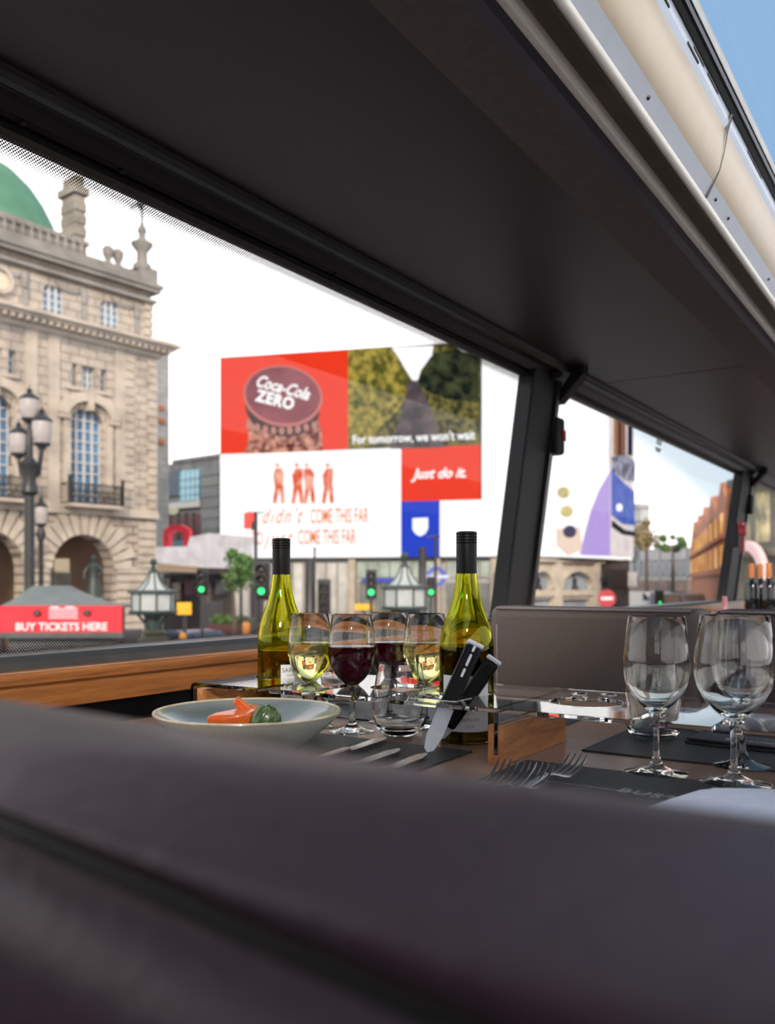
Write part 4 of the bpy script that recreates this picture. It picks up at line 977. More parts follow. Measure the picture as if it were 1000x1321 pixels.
cg([(716, 682), (745, 680), (748, 710), (730, 717), (716, 704)], glow('art_peach', (.95, .72, .60), 1), 'patch_artwork', .25)
cg([(783, 610), (783, 717.5), (765, 717), (745, 716), (751, 690), (759, 660), (770, 632)], glow('art_lilac', (.50, .36, .78), 1), 'cone_artwork', .3)
cg([(783, 540), (783, 618), (783, 717.5), (800, 719), (814, 719), (814, 548), (800, 530), (783, 520)], glow('art_ivory', (.85, .75, .74), 1, (.7, .6, .6), .6), 'strip_artwork', .25)
cg([(784, 606), (798, 622), (813, 634), (813, 678), (798, 676), (784, 664)], glow('art_royal', (.05, .10, .45), 1, (.10, .16, .55), 1.2), 'strip_artwork', .4)
cg([(784, 590), (800, 586), (813, 596), (813, 622), (800, 620), (784, 606)], glow('art_navy', (.02, .02, .06), 1, (.4, .4, .5), 1.4), 'strip_artwork', .45)
for u0, u1, c_ in ((786, 790, (.35, .17, .06)), (795, 800, (.25, .12, .08)), (804, 809, (.02, .02, .05)), (790, 794, (.08, .03, .04))):
    cg([(u0, 520), (u1, 520), (u1, 588), (u0, 588)], glow('art_stripe_%d' % u0, c_, 1), 'strip_artwork', .5)
cg([(784, 672), (800, 684), (813, 686), (813, 692), (798, 690), (784, 680)], glow('art_black', (.02, .02, .02), 1), 'strip_artwork', .45)
cg(el(791, 655, 3.5, 5, 0, 14), WT, 'strip_artwork', .6)
# building under the screens
Bs = B.s; M_pale = stone('pale_shopfront_stone', (.42, .41, .38), (.31, .30, .28))
g = B.thing('shop_building', 'pale shop building carrying the lit screens, with glazed shopfronts', 'building')
b = MB(); b.box(.1, Bs(645), .6, 3.5, 0, ZB-.15); b.build('wall', M_pale, g)
for (u0, u1, v0, v1, c, nm) in ((458, 560, 724, 745, (.34, .42, .36), 'upper_glazing'), (462, 556, 750, 790, (.16, .18, .16), 'shop_window'), (575, 632, 724, 745, (.32, .38, .34), 'upper_glazing'), (575, 632, 752, 790, (.14, .15, .14), 'shop_window'), (330, 372, 728, 745, (.30, .30, .30), 'upper_glazing'), (375, 448, 726, 792, (.50, .49, .46), 'shop_window')):
    s0_, s1_ = Bs(u0), Bs(u1); uc = (u0+u1)/2; b = MB(); b.box(s0_, s1_, .45, .62, B.z(uc, v1), B.z(uc, v0)); w = b.build(nm, mat(nm+'_%d' % u0, c, .25, scale=.7, var=.3, coat=.4), g)
    b = MB(); nn = max(2, int((u1-u0)/14))
    for i in range(nn+1): x = s0_+(s1_-s0_)*i/nn; b.box(x-.06, x+.06, .35, .46, B.z(uc, v1), B.z(uc, v0))
    b.build('mullions', M_stg, w)
b = MB(); b.box(Bs(466), Bs(520), .2, .45, B.z(495, 751), B.z(495, 746)); b.build('blue_fascia', mat('blue_fascia', (.03, .05, .35), .4, emit=.2), g)
b = MB(); b.box(Bs(450), Bs(458), -.1, .6, 0, ZB-.15); b.box(Bs(561), Bs(568), -.1, .6, 0, ZB-.15); b.box(Bs(633), Bs(642), -.1, .6, 0, ZB-.15); b.build('pilasters', mat('warm_pilaster', (.42, .36, .28), .7, scale=1), g)
b = MB(); 
b.box(Bs(286), Bs(330), .3, .62, 0, B.z(300, 740)); b.build('dark_entrance', mat('dark_front', (0, 0, 0)), g)
# stone arcade under the curved part
A = bplane(672, 65.5, 815, 79)
g = A.thing('arcade_building', 'cream stone building with round topped windows under the right hand screens', 'building')
zt = A.z(740, 722); hs = []
for (u0, u1, v0, v1) in ((684, 711, 738, 761), (725, 763, 738, 761)):
    uc = (u0+u1)/2; x0, x1 = A.s(u0), A.s(u1); zb_ = A.z(uc, v1); zt_ = A.z(uc, v0); hs.append([(x0, zb_), (x1, zb_)]+arcp((x0+x1)/2, zb_+.2, (x1-x0)/2, 0, pi, 16, zt_-zb_-.2))
for (u0, u1) in ((684, 713), (727, 762)): uc = (u0+u1)/2; hs.append([(A.s(u0), A.z(uc, 800)), (A.s(u1), A.z(uc, 800)), (A.s(u1), A.z(uc, 773)), (A.s(u0), A.z(uc, 773))])
b = MB(); b.plate([(A.s(650), 0), (A.s(775), 0), (A.s(775), zt), (A.s(650), zt)], hs, .6, off=0); b.box(A.s(650), A.s(776), -.35, .1, zt-.25, zt); b.box(A.s(650), A.s(776), -.2, .05, A.z(720, 769), A.z(720, 765))
for i in (0, 1):
    h = hs[i]; m_ = (h[0][0]+h[1][0])/2; w = (h[1][0]-h[0][0])/2; zb_ = h[0][1]; hh = h[2+8][1]-zb_
    b.plate(arcp(m_, zb_+.1, w+.35, 0, pi, 16, hh+.25)+arcp(m_, zb_+.1, w+.05, pi, 0, 16, hh-.05), (), .2, off=-.2)
for u in (676, 718, 768): b.box(A.s(u)-.4, A.s(u)+.4, -.3, 0, 0, zt-.25)
b.build('wall', stone('cream_stone', (.58, .52, .43), (.45, .39, .31)), g)
b = MB(); b.box(A.s(652), A.s(773), .35, .5, .1, zt-.3); w = b.build('window_glass', mat('pale_blue_glass', (.20, .25, .32), .2, scale=.6, col2=(.40, .45, .50)), g)
b = MB()
for h in hs[:2]:
    m_ = (h[0][0]+h[1][0])/2; b.box(m_-.06, m_+.06, .25, .36, h[0][1], h[0][1]+1.4); b.lathe([(0, 0), (.3, 0), (.25, .3), (.12, .5), (.2, .8), (0, 1.0)], 10, (m_, .2, h[0][1]))
b.build('window_ornament', M_iron, w)
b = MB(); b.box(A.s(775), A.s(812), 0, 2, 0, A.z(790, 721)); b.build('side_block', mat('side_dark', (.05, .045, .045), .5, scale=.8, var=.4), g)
sg = A.thing('hanging_sign', 'black and white board sign above the no entry sign', 'sign')
b = MB(); b.box(A.s(775), A.s(799), -.9, -.6, A.z(790, 757), A.z(790, 735)); b.build('board', mat('sign_black', (.02, .02, .022), .4), sg)
b = MB(); b.box(A.s(798), A.s(803), -.95, -.6, A.z(800, 757), A.z(800, 738)); b.box(A.s(806), A.s(809), -.95, -.6, A.z(807, 757), A.z(807, 738)); b.build('white_panel', mat('sign_white', (.7, .7, .7), .5), sg)
b = MB(); b.box(A.s(770), A.s(812), -.6, 0, A.z(790, 750), A.z(790, 745)); b.build('arm', M_iron, sg)
# ------------------------------------------------------------------ far side of the square (right hand windows)
Q = bplane(812, 150, 905, 135)
g = Q.thing('distant_grey_building', 'low pale grey building far down the street', 'building')
b = MB(); b.box(0, Q.s(892), 0, 15, 0, Q.z(850, 708)); b.box(Q.s(816), Q.s(826), 0, 2, 0, Q.z(820, 650)); b.build('wall', stone('far_grey_stone', (.42, .43, .44), (.32, .33, .34), 2.2, 3, .15), g)
for i, u in enumerate(range(822, 888, 9)):
    b = MB(); b.box(Q.s(u), Q.s(u+5), -.2, .1, Q.z(u, 744), Q.z(u, 722)); b.build('window', mat('far_window', (.20, .22, .24), .3), g)
b = MB(); b.box(Q.s(816), Q.s(892), -.8, 0, .2, Q.z(850, 748)); b.build('shopfront', mat('far_shopfront', (.08, .07, .07), .5, scale=.5, col2=(.25, .16, .12)), g)
Q = bplane(892, 118, 938, 62)
g = Q.thing('orange_brick_building', 'ornate orange brick building with windows made to glow as if sunlit at the right', 'building')
M_ob = mat('orange_brick', (.52, .17, .05), .8, scale=1.2, col2=(.30, .10, .05)); z1_ = 8.6
b = MB(); b.box(0, Q.s(938), 0, 14, 0, z1_)
for k in range(5):
    x = Q.s(938)*(k+.5)/5; w = Q.s(938)/11; b.plate([(x-w, z1_), (x+w, z1_), (x+w*.6, z1_+1.0), (x, z1_+2.2), (x-w*.6, z1_+1.0)], (), 1.5, off=0); b.box(x-.3+w*1.1, x+.3+w*1.1, 0, .8, z1_, z1_+1.7)
for k in range(2): b.box(0, Q.s(938), -.35, 0, 3.8+k*2.5, 4.1+k*2.5)
b.build('wall', M_ob, g)
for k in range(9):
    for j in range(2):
        x = Q.s(938)*(k+.3)/9; b = MB(); wd = 1.3; b.box(x, x+wd, -.15, .1, 4.35+j*2.4, 6.0+j*2.3); b.build('window', glow('sunlit_window', (1, .55, .18), 1.0, (.5, .2, .06), .35), g)  # sunlight on the panes is put in as emission
Q = bplane(947, 46, 1100, 36)
g = Q.thing('mottled_stone_building', 'stone building with golden windows seen through the far window', 'building')
b = MB(); b.box(0, Q.s(1100), 0, 8, 0, 17)
for k in range(4): b.box(0, Q.s(1100), -.4, 0, 4.5+k*3.6, 4.9+k*3.6)
b.build('wall', stone('olive_stone', (.26, .24, .17), (.14, .14, .11)), g)
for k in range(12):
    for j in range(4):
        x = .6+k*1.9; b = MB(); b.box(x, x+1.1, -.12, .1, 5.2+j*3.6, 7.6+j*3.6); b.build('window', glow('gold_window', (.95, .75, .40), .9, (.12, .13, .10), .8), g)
b = MB(); s_, z_ = Q.hit(985, 722); b.M = Matrix.Translation((s_, -1, z_-1)) ; b.plate(arcp(0, 0, 1.9, 0, pi, 20)+arcp(0, 0, 1.45, pi, 0, 20), (), .3); b.build('white_arch', mat('white_arch_paint', (.75, .5, .5), .5, emit=.3), g)

# ------------------------------------------------------------------ street furniture
def lantern_head(par, x, y, z, h, w, m_frame, m_glass):
    b = MB(); b.lathe([(0, z), (w*.16, z), (w*.22, z+h*.06), (w*.40, z+h*.10), (w*.42, z+h*.14), (w*.30, z+h*.15), (0, z+h*.15)], 12, (x, y, 0))
    b.lathe([(0, z+h*.62), (w*.50, z+h*.62), (w*.52, z+h*.65), (w*.36, z+h*.72), (w*.18, z+h*.78), (w*.12, z+h*.82), (w*.16, z+h*.86), (w*.06, z+h*.9), (0, z+h)], 12, (x, y, 0)); f = b.build('lantern_frame', m_frame, par, smooth=True)
    b = MB(); b.lathe([(0, z+h*.14), (w*.36, z+h*.14), (w*.46, z+h*.3), (w*.48, z+h*.5), (w*.46, z+h*.63), (0, z+h*.63)], 16, (x, y, 0)); b.build('lantern_glass', m_glass, f, smooth=True)
M_lg = mat('milky_lamp_glass', (.38, .34, .33), .3, scale=3, coat=.4)
p = W(38, 750, 20); t = thing('street_lamp', 'black three lantern street lamp in front of the stone building', 'street lamp', (p.x, p.y, 0), TH)
zt = lambda v, D: EZ+(750-v)/FP*D
b = MB(); b.lathe([(0, 0), (.28, 0), (.28, .5), (.16, .8), (.12, 1.2), (.11, zt(640, 20)), (.2, zt(635, 20)), (.14, zt(620, 20)), (.24, zt(600, 20)), (.08, zt(590, 20)), (.06, zt(548, 20)), (0, zt(547, 20))], 16); b.build('pole', M_iron, t, smooth=True)
for dx, v0, v1, w in ((0, 547, 496, .44), (-.24, 592, 540, .42), (.28, 580, 522, .46)):
    lantern_head(t, dx, 0, zt(v0, 20), (v0-v1)/FP*20, w, M_iron, M_lg)
    if dx: b = MB(); b.tube([(0, 0, zt(615, 20)), (dx*.7, 0, zt(612, 20)), (dx, 0, zt(v0+1, 20))], [.07, .06, .05], 8); b.build('arm', M_iron, t, smooth=True)
p = W(53, 750, 36); t = thing('street_lamp', 'smaller black street lamp with one lantern, right of the three lantern lamp', 'street lamp', (p.x, p.y, 0), TH)
b = MB(); b.lathe([(0, 0), (.25, 0), (.2, .6), (.11, 1.0), (.09, zt(700, 36)), (.2, zt(690, 36)), (.1, zt(680, 36)), (0, zt(679, 36))], 12); b.build('pole', M_iron, t, smooth=True)
lantern_head(t, 0, 0, zt(682, 36), 1.4, .54, M_iron, M_lg)
# green lantern pavilions
M_gr = mat('dark_green_iron', (.035, .055, .05), .45, scale=6); M_wp = mat('white_lantern_pane', (.40, .43, .42), .4, scale=8, var=.08)
def pavilion(u, D, k, label, top):
    p = W(u, 750, D); t = thing('station_lantern', label, 'lantern', (p.x, p.y, 0), radians(22.5)+TH, 'green lanterns with white panes')
    z = lambda v: EZ+(top-v)/FP*D*k     # v counted from the top ball at 720
    z = lambda v: EZ+((750-top)-(v-720)*k)/FP*D
    m1 = D/FP*k
    b = MB(); b.lathe([(0, z(720)), (3.5*m1, z(721.5)), (5*m1, z(725)), (3.5*m1, z(728.5)), (2*m1, z(730)), (3.5*m1, z(732)), (2.5*m1, z(734)), (6*m1, z(737)), (7*m1, z(738.5)), (5*m1, z(739))], 16); b.build('ball_finial', M_gr, t, smooth=True)
    rp = [(5.5, 739), (8, 746), (12, 753), (18, 759), (26, 763.5)]
    b = MB(); b.lathe([(r*m1, z(v)) for r, v in rp] + [(24*m1, z(764))], 8); b.build('roof', M_wp, t)
    b = MB()
    for i in range(8):
        a_ = 2*pi*i/8; b.tube([((r+.5)*m1*cos(a_), (r+.5)*m1*sin(a_), z(v)) for r, v in rp], 1.0*m1, 6)
    b.lathe([(24*m1, z(761)), (32.5*m1, z(762)), (32.5*m1, z(764.5)), (27*m1, z(766)), (0, z(766))], 8); b.lathe([(0, z(787)), (29*m1, z(787)), (32*m1, z(789)), (30*m1, z(791.5)), (14*m1, z(793)), (9*m1, z(800)), (7*m1, z(812)), (11*m1, z(814)), (0, z(814))], 8); b.build('frame_bands', M_gr, t)
    b = MB(); b.lathe([(0, z(766)), (26.5*m1, z(766)), (26.5*m1, z(787)), (0, z(787))], 8); b.build('panes', M_wp, t)
    b = MB()
    for i in range(8): a_ = 2*pi*i/8; b.tube([(27*m1*cos(a_), 27*m1*sin(a_), z(766)), (27*m1*cos(a_), 27*m1*sin(a_), z(788))], 1.3*m1, 6)
    b.build('corner_posts', M_gr, t)
    b = MB()
    for i in range(4): a_ = 2*pi*i/4+pi/8; b.tube([(24*m1*cos(a_), 24*m1*sin(a_), z(790)), (18*m1*cos(a_), 18*m1*sin(a_), z(797)), (10*m1*cos(a_), 10*m1*sin(a_), z(806)), (10*m1*cos(a_), 10*m1*sin(a_), z(813))], 1.8*m1, 6)
    b.build('scroll_brackets', M_gr, t, smooth=True)
    b = MB(); b.lathe([(0, 0), (.55, 0), (.55, .3), (.32, .5), (.28, 1.6), (.22, z(832)), (22*m1, z(829)), (20*m1, z(824)), (12*m1, z(820)), (16*m1, z(816)), (12*m1, z(813)), (0, z(813))], 16); b.build('pedestal', mat('weathered_bronze', (.07, .07, .05), .5, scale=8), t, smooth=True)
pavilion(198, 12, 1.0, 'green iron lantern with white panes beside the ticket booth', 720)
pavilion(522, 13, 1.04, 'green iron lantern with white panes seen between the two wine bottles', 712)
# ticket booth
p = W(83, 750, 14); t = thing('ticket_booth', 'ticket booth with a grey peaked canopy and red banner', 'booth', (p.x, p.y, 0), TH+radians(2))
M_tent = mat('grey_tarpaulin', (.14, .16, .155), .5, scale=2, var=.2)
b = MB(); zr = lambda v: EZ+(750-v)/FP*14
hw = .95
rings = [(-.95, .34, -.1, 1.5, 781), (-.84, .16, .1, 1.3, 774), (-.74, -.06, .3, 1.1, 764), (-.66, -.18, .5, .9, 756)]
vs = []; fs = [(0, 1, 2, 3), (12, 13, 14, 15)]
for x0, x1, y0, y1, v in rings: vs += [(x0, y0, zr(v)), (x1, y0, zr(v)), (x1, y1, zr(v)), (x0, y1, zr(v))]
for k in range(3):
    for i in range(4): j = (i+1) % 4; fs.append((k*4+i, k*4+j, k*4+4+j, k*4+4+i))
b.add(vs, fs); b.box(-.95, .95, -.12, 1.5, zr(784), zr(781)-.001)
b.build('canopy', M_tent, t)
b = MB(); b.box(-.95, .95, -.2, -.14, zr(816), zr(781)); bn = b.build('banner', mat('banner_red', (.60, .015, .03), .45, scale=2), t)
WP = mat('white_print', (.75, .72, .74), .5)
text('lettering', 'BUY TICKETS HERE', .165, WP, bn, Matrix.Translation((.02, -.202, zr(808))) @ UP, ext=.002, offset=.004)
b = MB()
for i in range(5): b.box(-.17, .27, -.204, -.2, zr(785.5)+.0-i*.036, zr(785.5)+.02-i*.036)
b.box(-.15, -.02, -.206, -.2, zr(784)-.02, zr(784)+.03); b.box(.08, .22, -.206, -.2, zr(784)-.02, zr(784)+.03)
b.build('printed_block', mat('pink_white_print', (.72, .50, .56), .5), bn)
for x in (-.34, .42): b = MB(); b.lathe([(0, -.02), (.06, -.02), (.045, .03), (0, .05)], 12, (x, -.24, zr(790))); b.tube([(x, -.14, zr(790)), (x, -.24, zr(790))], .015, 6); b.build('spot_lamp', M_iron, bn)
b = MB(); b.box(-.97, .97, -.22, -.12, zr(822), zr(815)); b.box(-.85, .85, -.05, 1.5, 0, zr(818)); b.build('counter', mat('grey_counter', (.085, .09, .09), .5, scale=3, var=.3), t)
for x in (-.93, .93):
    for y in (-.1, 1.5): b = MB(); b.box(x-.03, x+.03, y-.03, y+.03, 0, zr(782)); b.build('post', M_iron, t)
# statue under the arch
p = W(121, 750, 36); t = thing('statue', 'dark bronze statue on a tall plinth in front of the right archway', 'statue', (p.x, p.y, 0), TH)
M_bz = mat('dark_bronze', (.03, .04, .035), .45, scale=8)
b = MB(); b.box(-.42, .42, -.42, .42, 0, zt(775, 36)); b.box(-.5, .5, -.5, .5, zt(775, 36), zt(771, 36)); b.build('plinth', mat('grey_plinth', (.16, .15, .14), .7, scale=3), t, bevel=.03)
z0 = zt(771, 36); b = MB()
b.lathe([(0, z0), (.34, z0), (.30, z0+.3), (.24, z0+.7), (.19, z0+.95), (.24, z0+1.15), (.25, z0+1.3), (.12, z0+1.4), (.07, z0+1.45), (.12, z0+1.55), (.11, z0+1.68), (0, z0+1.74)], 14)
b.tube([(.2, 0, z0+1.28), (.38, -.05, z0+1.0), (.2, -.2, z0+.85)], [.08, .06, .05], 8); b.tube([(-.2, 0, z0+1.28), (-.36, -.05, z0+1.0), (-.3, -.2, z0+.7)], [.08, .06, .05], 8); b.build('figure', M_bz, t, smooth=True)
# traffic lights
def traffic(u, v, D, label, lit=True, hh=1.0, ww=.34, mark='green'):
    p = W(u, 750, D); t = thing('traffic_light', label, 'traffic light', (p.x, p.y, 0), TH, 'traffic lights at the junction')
    zc_ = zt(v, D); b = MB(); b.box(-.04, .04, -.04, .04, 0, zc_-hh/2); b.build('pole', M_iron, t)
    b = MB(); b.box(-ww/2, ww/2, -.12, .12, zc_-hh/2, zc_+hh/2); b.build('signal_head', M_black, t, bevel=.03)
    b = MB(); b.box(-ww*.75, ww*.75, .04, .06, zc_-hh*.6, zc_+hh*.6); b.build('backing_board', M_iron, t)
    for j, dz in enumerate((.31, 0, -.31)):
        on = lit and j == 2
        b = MB(); b.M = Matrix.Translation((0, -.13, zc_+dz*hh)) @ Matrix.Rotation(pi/2, 4, 'X'); b.lathe([(0, .02), (.055, .015), (.075, 0), (.075, -.02), (0, -.02)], 14)
        b.build('signal_lamp', glow('signal_green', (.05, 1, .25), 2.2) if on else mat('dead_lens', (.03, .02, .02), .3), t, smooth=True)
        b = MB(); b.M = Matrix.Translation((0, -.13, zc_+dz*hh)) @ Matrix.Rotation(pi/2, 4, 'X'); b.plate(arcp(0, 0, .13, 0, pi, 10)+arcp(0, 0, .115, pi, 0, 10), (), .16, 'XY', 0); b.build('visor', M_black, t)
traffic(261, 751, 24, 'traffic light showing green under the white canopy', True, .62, .2)
traffic(338, 749, 20, 'traffic light showing green beside the left bottle', True, .75, .24)
traffic(479, 754, 22, 'traffic light showing green left of the middle green lantern', True, .62, .18)
traffic(556, 757, 26, 'small traffic light showing green right of the middle green lantern', True, .5, .16)
traffic(418, 770, 30, 'unlit black traffic signal turned away, right of the left bottle', False, 1.0, .3)
traffic(851, 772, 60, 'small distant green traffic light down the street at the right', True, .9, .4)
# slim posts
def post(u, D, v, label, r=.06, extra=None):
    p = W(u, 750, D); t = thing('street_post', label, 'post', (p.x, p.y, 0), TH)
    b = MB(); b.lathe([(0, 0), (r*1.5, 0), (r*1.5, .9), (r, 1.0), (r, zt(v, D)), (0, zt(v, D)+.02)], 12); b.build('pole', M_iron, t, smooth=True)
    if extra: extra(t, D)
    return t
def red_arm(t, D):
    b = MB(); b.box(-.22, .2, -.03, .03, zt(662, D), zt(660.5, D)); b.build('arm', M_iron, t)
    b = MB(); b.box(-.28, -.04, -.08, .08, zt(682, D), zt(662, D)); b.build('red_banner', mat('signal_red', (.75, .03, .02), .5, emit=.35), t)
    b = MB(); b.box(-.10, .02, -.1, .0, zt(684, D), zt(673, D)); b.build('control_box', M_black, t)
post(330, 22, 661, 'slim black post with a red lamp banner near its top', .045, red_arm)
post(406, 26, 706, 'slim black post just right of the left bottle', .03)
post(400, 30, 724, 'thick black post behind the leftmost filled wine glass', .17)
post(545, 30, 706, 'thick black post rising beside the blue screen', .13)
def cross(t, D): b = MB(); b.box(-.3, .15, -.03, .03, zt(693, D), zt(691, D)); b.build('arm', M_iron, t)
post(562, 28, 691, 'slim black post with a cross arm in front of the blue screen', .05, cross)
post(311, 30, 745, 'black post behind the small green tree', .05)
# round blue station sign
p = W(563, 750, 36); t = thing('station_sign', 'round blue sign on a post, right of the middle green lantern', 'sign', (p.x, p.y, 0), TH)
b = MB(); b.tube([(0, .05, 0), (0, .05, zt(757, 36))], .05, 8); b.build('pole', M_iron, t)
b = MB(); b.plate(circ(0, zt(744, 36), .40, 28), [circ(0, zt(744, 36), .26, 28)], .1); b.build('ring', mat('sign_blue', (.03, .06, .36), .4, emit=.3), t)
b = MB(); b.box(-.5, .5, -.04, .12, zt(746, 36), zt(742, 36)); b.build('bar', mat('sign_pale', (.5, .55, .75), .4), t)
# no entry sign
p = W(783, 750, 40); t = thing('no_entry_sign', 'round red no entry sign with a white bar', 'sign', (p.x, p.y, 0), TH)
b = MB(); b.tube([(0, .05, 0), (0, .05, zt(760, 40))], .04, 8); b.build('pole', M_iron, t)
b = MB(); b.plate(circ(0, zt(772, 40), .40, 28), (), .05); b.build('disc', mat('no_entry_red', (.42, .015, .03), .4), t)
b = MB(); b.box(-.27, .27, -.02, 0, zt(774, 40), zt(770, 40)); b.build('bar', WP, t)
# yellow signs
for (u, v, D, w, h, lab) in ((238, 785, 16, .26, .22, 'yellow square sign beside the green lantern at the left'), (415, 820, 18, .28, .26, 'yellow sign seen through the leftmost filled wine glass'), (470, 783, 26, .55, .18, 'yellow board sign left of the middle green lantern')):
    p = W(u, 750, D); t = thing('yellow_sign', lab, 'sign', (p.x, p.y, 0), TH); z_ = zt(v, D)
    b = MB(); b.box(-w/2, w/2, -.03, 0, z_-h/2, z_+h/2); b.build('board', mat('sign_yellow', (.75, .38, .01), .5, emit=.1), t)
    b = MB(); b.box(-.03, .03, 0, .05, 0, z_); b.build('pole', M_iron, t)
p = W(236, 750, 15.6); 
b = MB(); b.lathe([(0, 0), (.07, 0), (.07, 2.35), (.05, 2.4), (0, 2.4)], 12); o = b.build('bollard', mat('bollard_yellow', (.6, .27, .02), .5), None, smooth=True, loc=(p.x-.0, p.y, 0)); tag(o, 'yellow and dark bollard post under the yellow square sign', 'bollard')
# planter and tree
Q = bplane(267, 45, 322, 44); t = Q.thing('planter', 'low dark red brick planter with green plants', 'planter')
b = MB(); b.box(0, Q.s(322), 0, 1.5, 0, Q.z(290, 806)); b.build('wall', mat('dark_red_brick', (.09, .035, .035), .8, scale=4), t)
def leaves(n, blobs, size, rnd):
    b = MB()
    for i in range(n):
        cx, cy, cz, r = rnd.choice(blobs); d = Vector((rnd.gauss(0, 1), rnd.gauss(0, 1), rnd.gauss(0, 1))).normalized()*r*rnd.uniform(.5, 1)
        c = Vector((cx, cy, cz))+d; a_ = Vector((rnd.gauss(0, 1), rnd.gauss(0, 1), rnd.gauss(0, 1))).normalized()*size; e = a_.cross(Vector((rnd.gauss(0, 1), rnd.gauss(0, 1), rnd.gauss(0, 1)))).normalized()*size*.6
        b.add([tuple(c-a_), tuple(c+e), tuple(c+a_), tuple(c-e)], [(0, 1, 2, 3)])
    return b
rnd = random.Random(3)
zz = Q.z(290, 806)
b = leaves(500, [(x*.35+.1, .7, zz+.15, .35) for x in range(6)], .1, rnd); b.build('plants', mat('planter_green', (.05, .12, .02), .6, scale=3, col2=(.12, .2, .05)), t)
def tree(u, D, vt, vb, w, label, n=1400, trunk=.1, c=((.05, .13, .03), (.14, .26, .06))):
    p = W(u, 750, D); t = thing('tree', label, 'tree', (p.x, p.y, 0), TH); z1 = zt(vt, D); z0 = zt(vb, D); h = z1-z0
    b = MB(); b.tube([(0, 0, 0), (.05, 0, z0*.6), (0, 0, z0+h*.4)], [trunk, trunk*.8, trunk*.4], 8)
    for a_ in range(5): b.tube([(0, 0, z0+h*.1), (w*.3*cos(a_*1.3), w*.3*sin(a_*1.3), z0+h*.5)], [trunk*.4, trunk*.15], 6)
    b.build('trunk', mat('bark', (.08, .06, .045), .8, scale=8), t)
    bl_ = [(rnd.uniform(-w*.32, w*.32), rnd.uniform(-w*.3, w*.3), z0+h*rnd.uniform(.2, .75), h*.24) for _ in range(8)] + [(0, 0, z1-h*.15, h*.13)]
    leaves(n, bl_, .055*D/24, rnd).build('crown', mat('leaf_%s' % t.name, c[0], .6, scale=2, col2=c[1]), t)
tree(300, 27, 706, 768, 1.5, 'small young green tree in front of the left edge of the screens')
tree(834, 120, 668, 712, 6, 'distant tree above the low grey building, leaves coloured sunlit gold', 700, .3, ((.12, .11, .05), (.5, .36, .14)))  # golden sunlight is put into the crown's leaf colours
tree(868, 125, 690, 712, 7, 'distant dark green tree right of the gilded one', 700, .3)
p = W(312, 750, 52); b = MB(); b.box(-.45, .45, -.45, .45, 0, zt(752, 52)); b.box(-.55, .55, -.55, .55, zt(754, 52), zt(750, 52)); o = b.build('stone_pillar', M_pale, None, loc=(p.x, p.y, 0)); o.rotation_euler = (0, 0, TH); tag(o, 'pale stone pillar behind the small tree', 'pillar')
p = W(273, 750, 48); b = MB(); b.box(-.55, .55, -.3, .3, 0, zt(776, 48)); o = b.build('street_cabinet', M_iron, None, loc=(p.x, p.y, 0), bevel=.05); o.rotation_euler = (0, 0, TH); tag(o, 'black street cabinet left of the stone pillar', 'cabinet')
# cars and a van
M_tyre = mat('tyre_rubber', (.015, .015, .015), .8); M_cg = mat('car_glass', (.03, .04, .05), .08, coat=.8); M_hl = mat('car_lamp', (.6, .6, .6), .2)
def car(label, u, D, rz, col, L=4.3, H=1.45, kind='car'):
    p = W(u, 750, D); t = thing(kind, label, kind, (p.x, p.y, 0), rz)
    if kind == 'car': side = [(-L/2, .3), (-L/2, .75), (-L/2+.15, .85), (-L*.40, .92), (-L*.24, H-.03), (-.1, H), (L*.16, H-.04), (L*.30, .95), (L/2-.15, .80), (L/2, .6), (L/2, .3)]
    else: side = [(-L/2, .35), (-L/2, H), (L*.28, H), (L*.42, H*.55), (L/2, H*.5), (L/2, .35)]
    b = MB(); b.prof(side, -.86, .86); b.build('body', mat('paint_%s' % label[:8].replace(' ', '_'), col, .25, coat=.8, var=.03), t, bevel=.09, seg=3, smooth=True)
    b = MB(); g_ = [(-L*.36, .95), (-L*.235, H-.10), (L*.15, H-.10), (L*.26, .95)] if kind == 'car' else [(L*.2, H*.6), (L*.2, H-.15), (L*.27, H-.15), (L*.39, H*.6)]
    b.prof(g_, -.875, .875); b.build('side_windows', M_cg, t)
    b = MB(); b.add([(L*.175, -.7, H-.03), (L*.175, .7, H-.03), (L*.31, .75, .99), (L*.31, -.75, .99), (L*.17, -.7, H-.08), (L*.17, .7, H-.08), (L*.29, .75, .94), (L*.29, -.75, .94)], [(0, 1, 2, 3), (4, 7, 6, 5), (0, 4, 5, 1), (3, 2, 6, 7), (0, 3, 7, 4), (1, 5, 6, 2)]); b.build('windscreen', M_cg, t)
    for sx in (-.31, .31):
        for sy in (-.80, .80):
            b = MB(); b.M = Matrix.Translation((sx*L, sy, .33)) @ Matrix.Rotation(pi/2, 4, 'X'); b.lathe([(0, -.1), (.2, -.1), (.33, -.09), (.33, .09), (.2, .1), (0, .1)], 20); b.build('wheel', M_tyre, t, smooth=True)
    for sy in (-.6, .6): b = MB(); b.box(L/2-.03, L/2+.04, sy-.16, sy+.16, .6, .75); b.build('headlamp', M_hl, t, bevel=.02)
    b = MB(); b.box(L/2-.02, L/2+.05, -.26, .26, .42, .54); b.build('number_plate', M_wf, t)
car('dark blue car with its lights towards the bus, right of the green lantern', 247, 34, TH-radians(35), (.03, .06, .13))
car('black car partly behind the green lantern at the left', 165, 28, TH+radians(10), (.012, .012, .014), 4.0)
car('red car low behind the left bottle', 365, 31.5, TH, (.25, .01, .02), 4.1, 1.45)
car('white van far down the street at the right', 828, 95, TH-radians(60), (.55, .55, .55), 5, 2.2, 'van')
car('dark van far down the street, right of the white van', 866, 90, TH-radians(75), (.06, .06, .07), 5, 2.3, 'van')
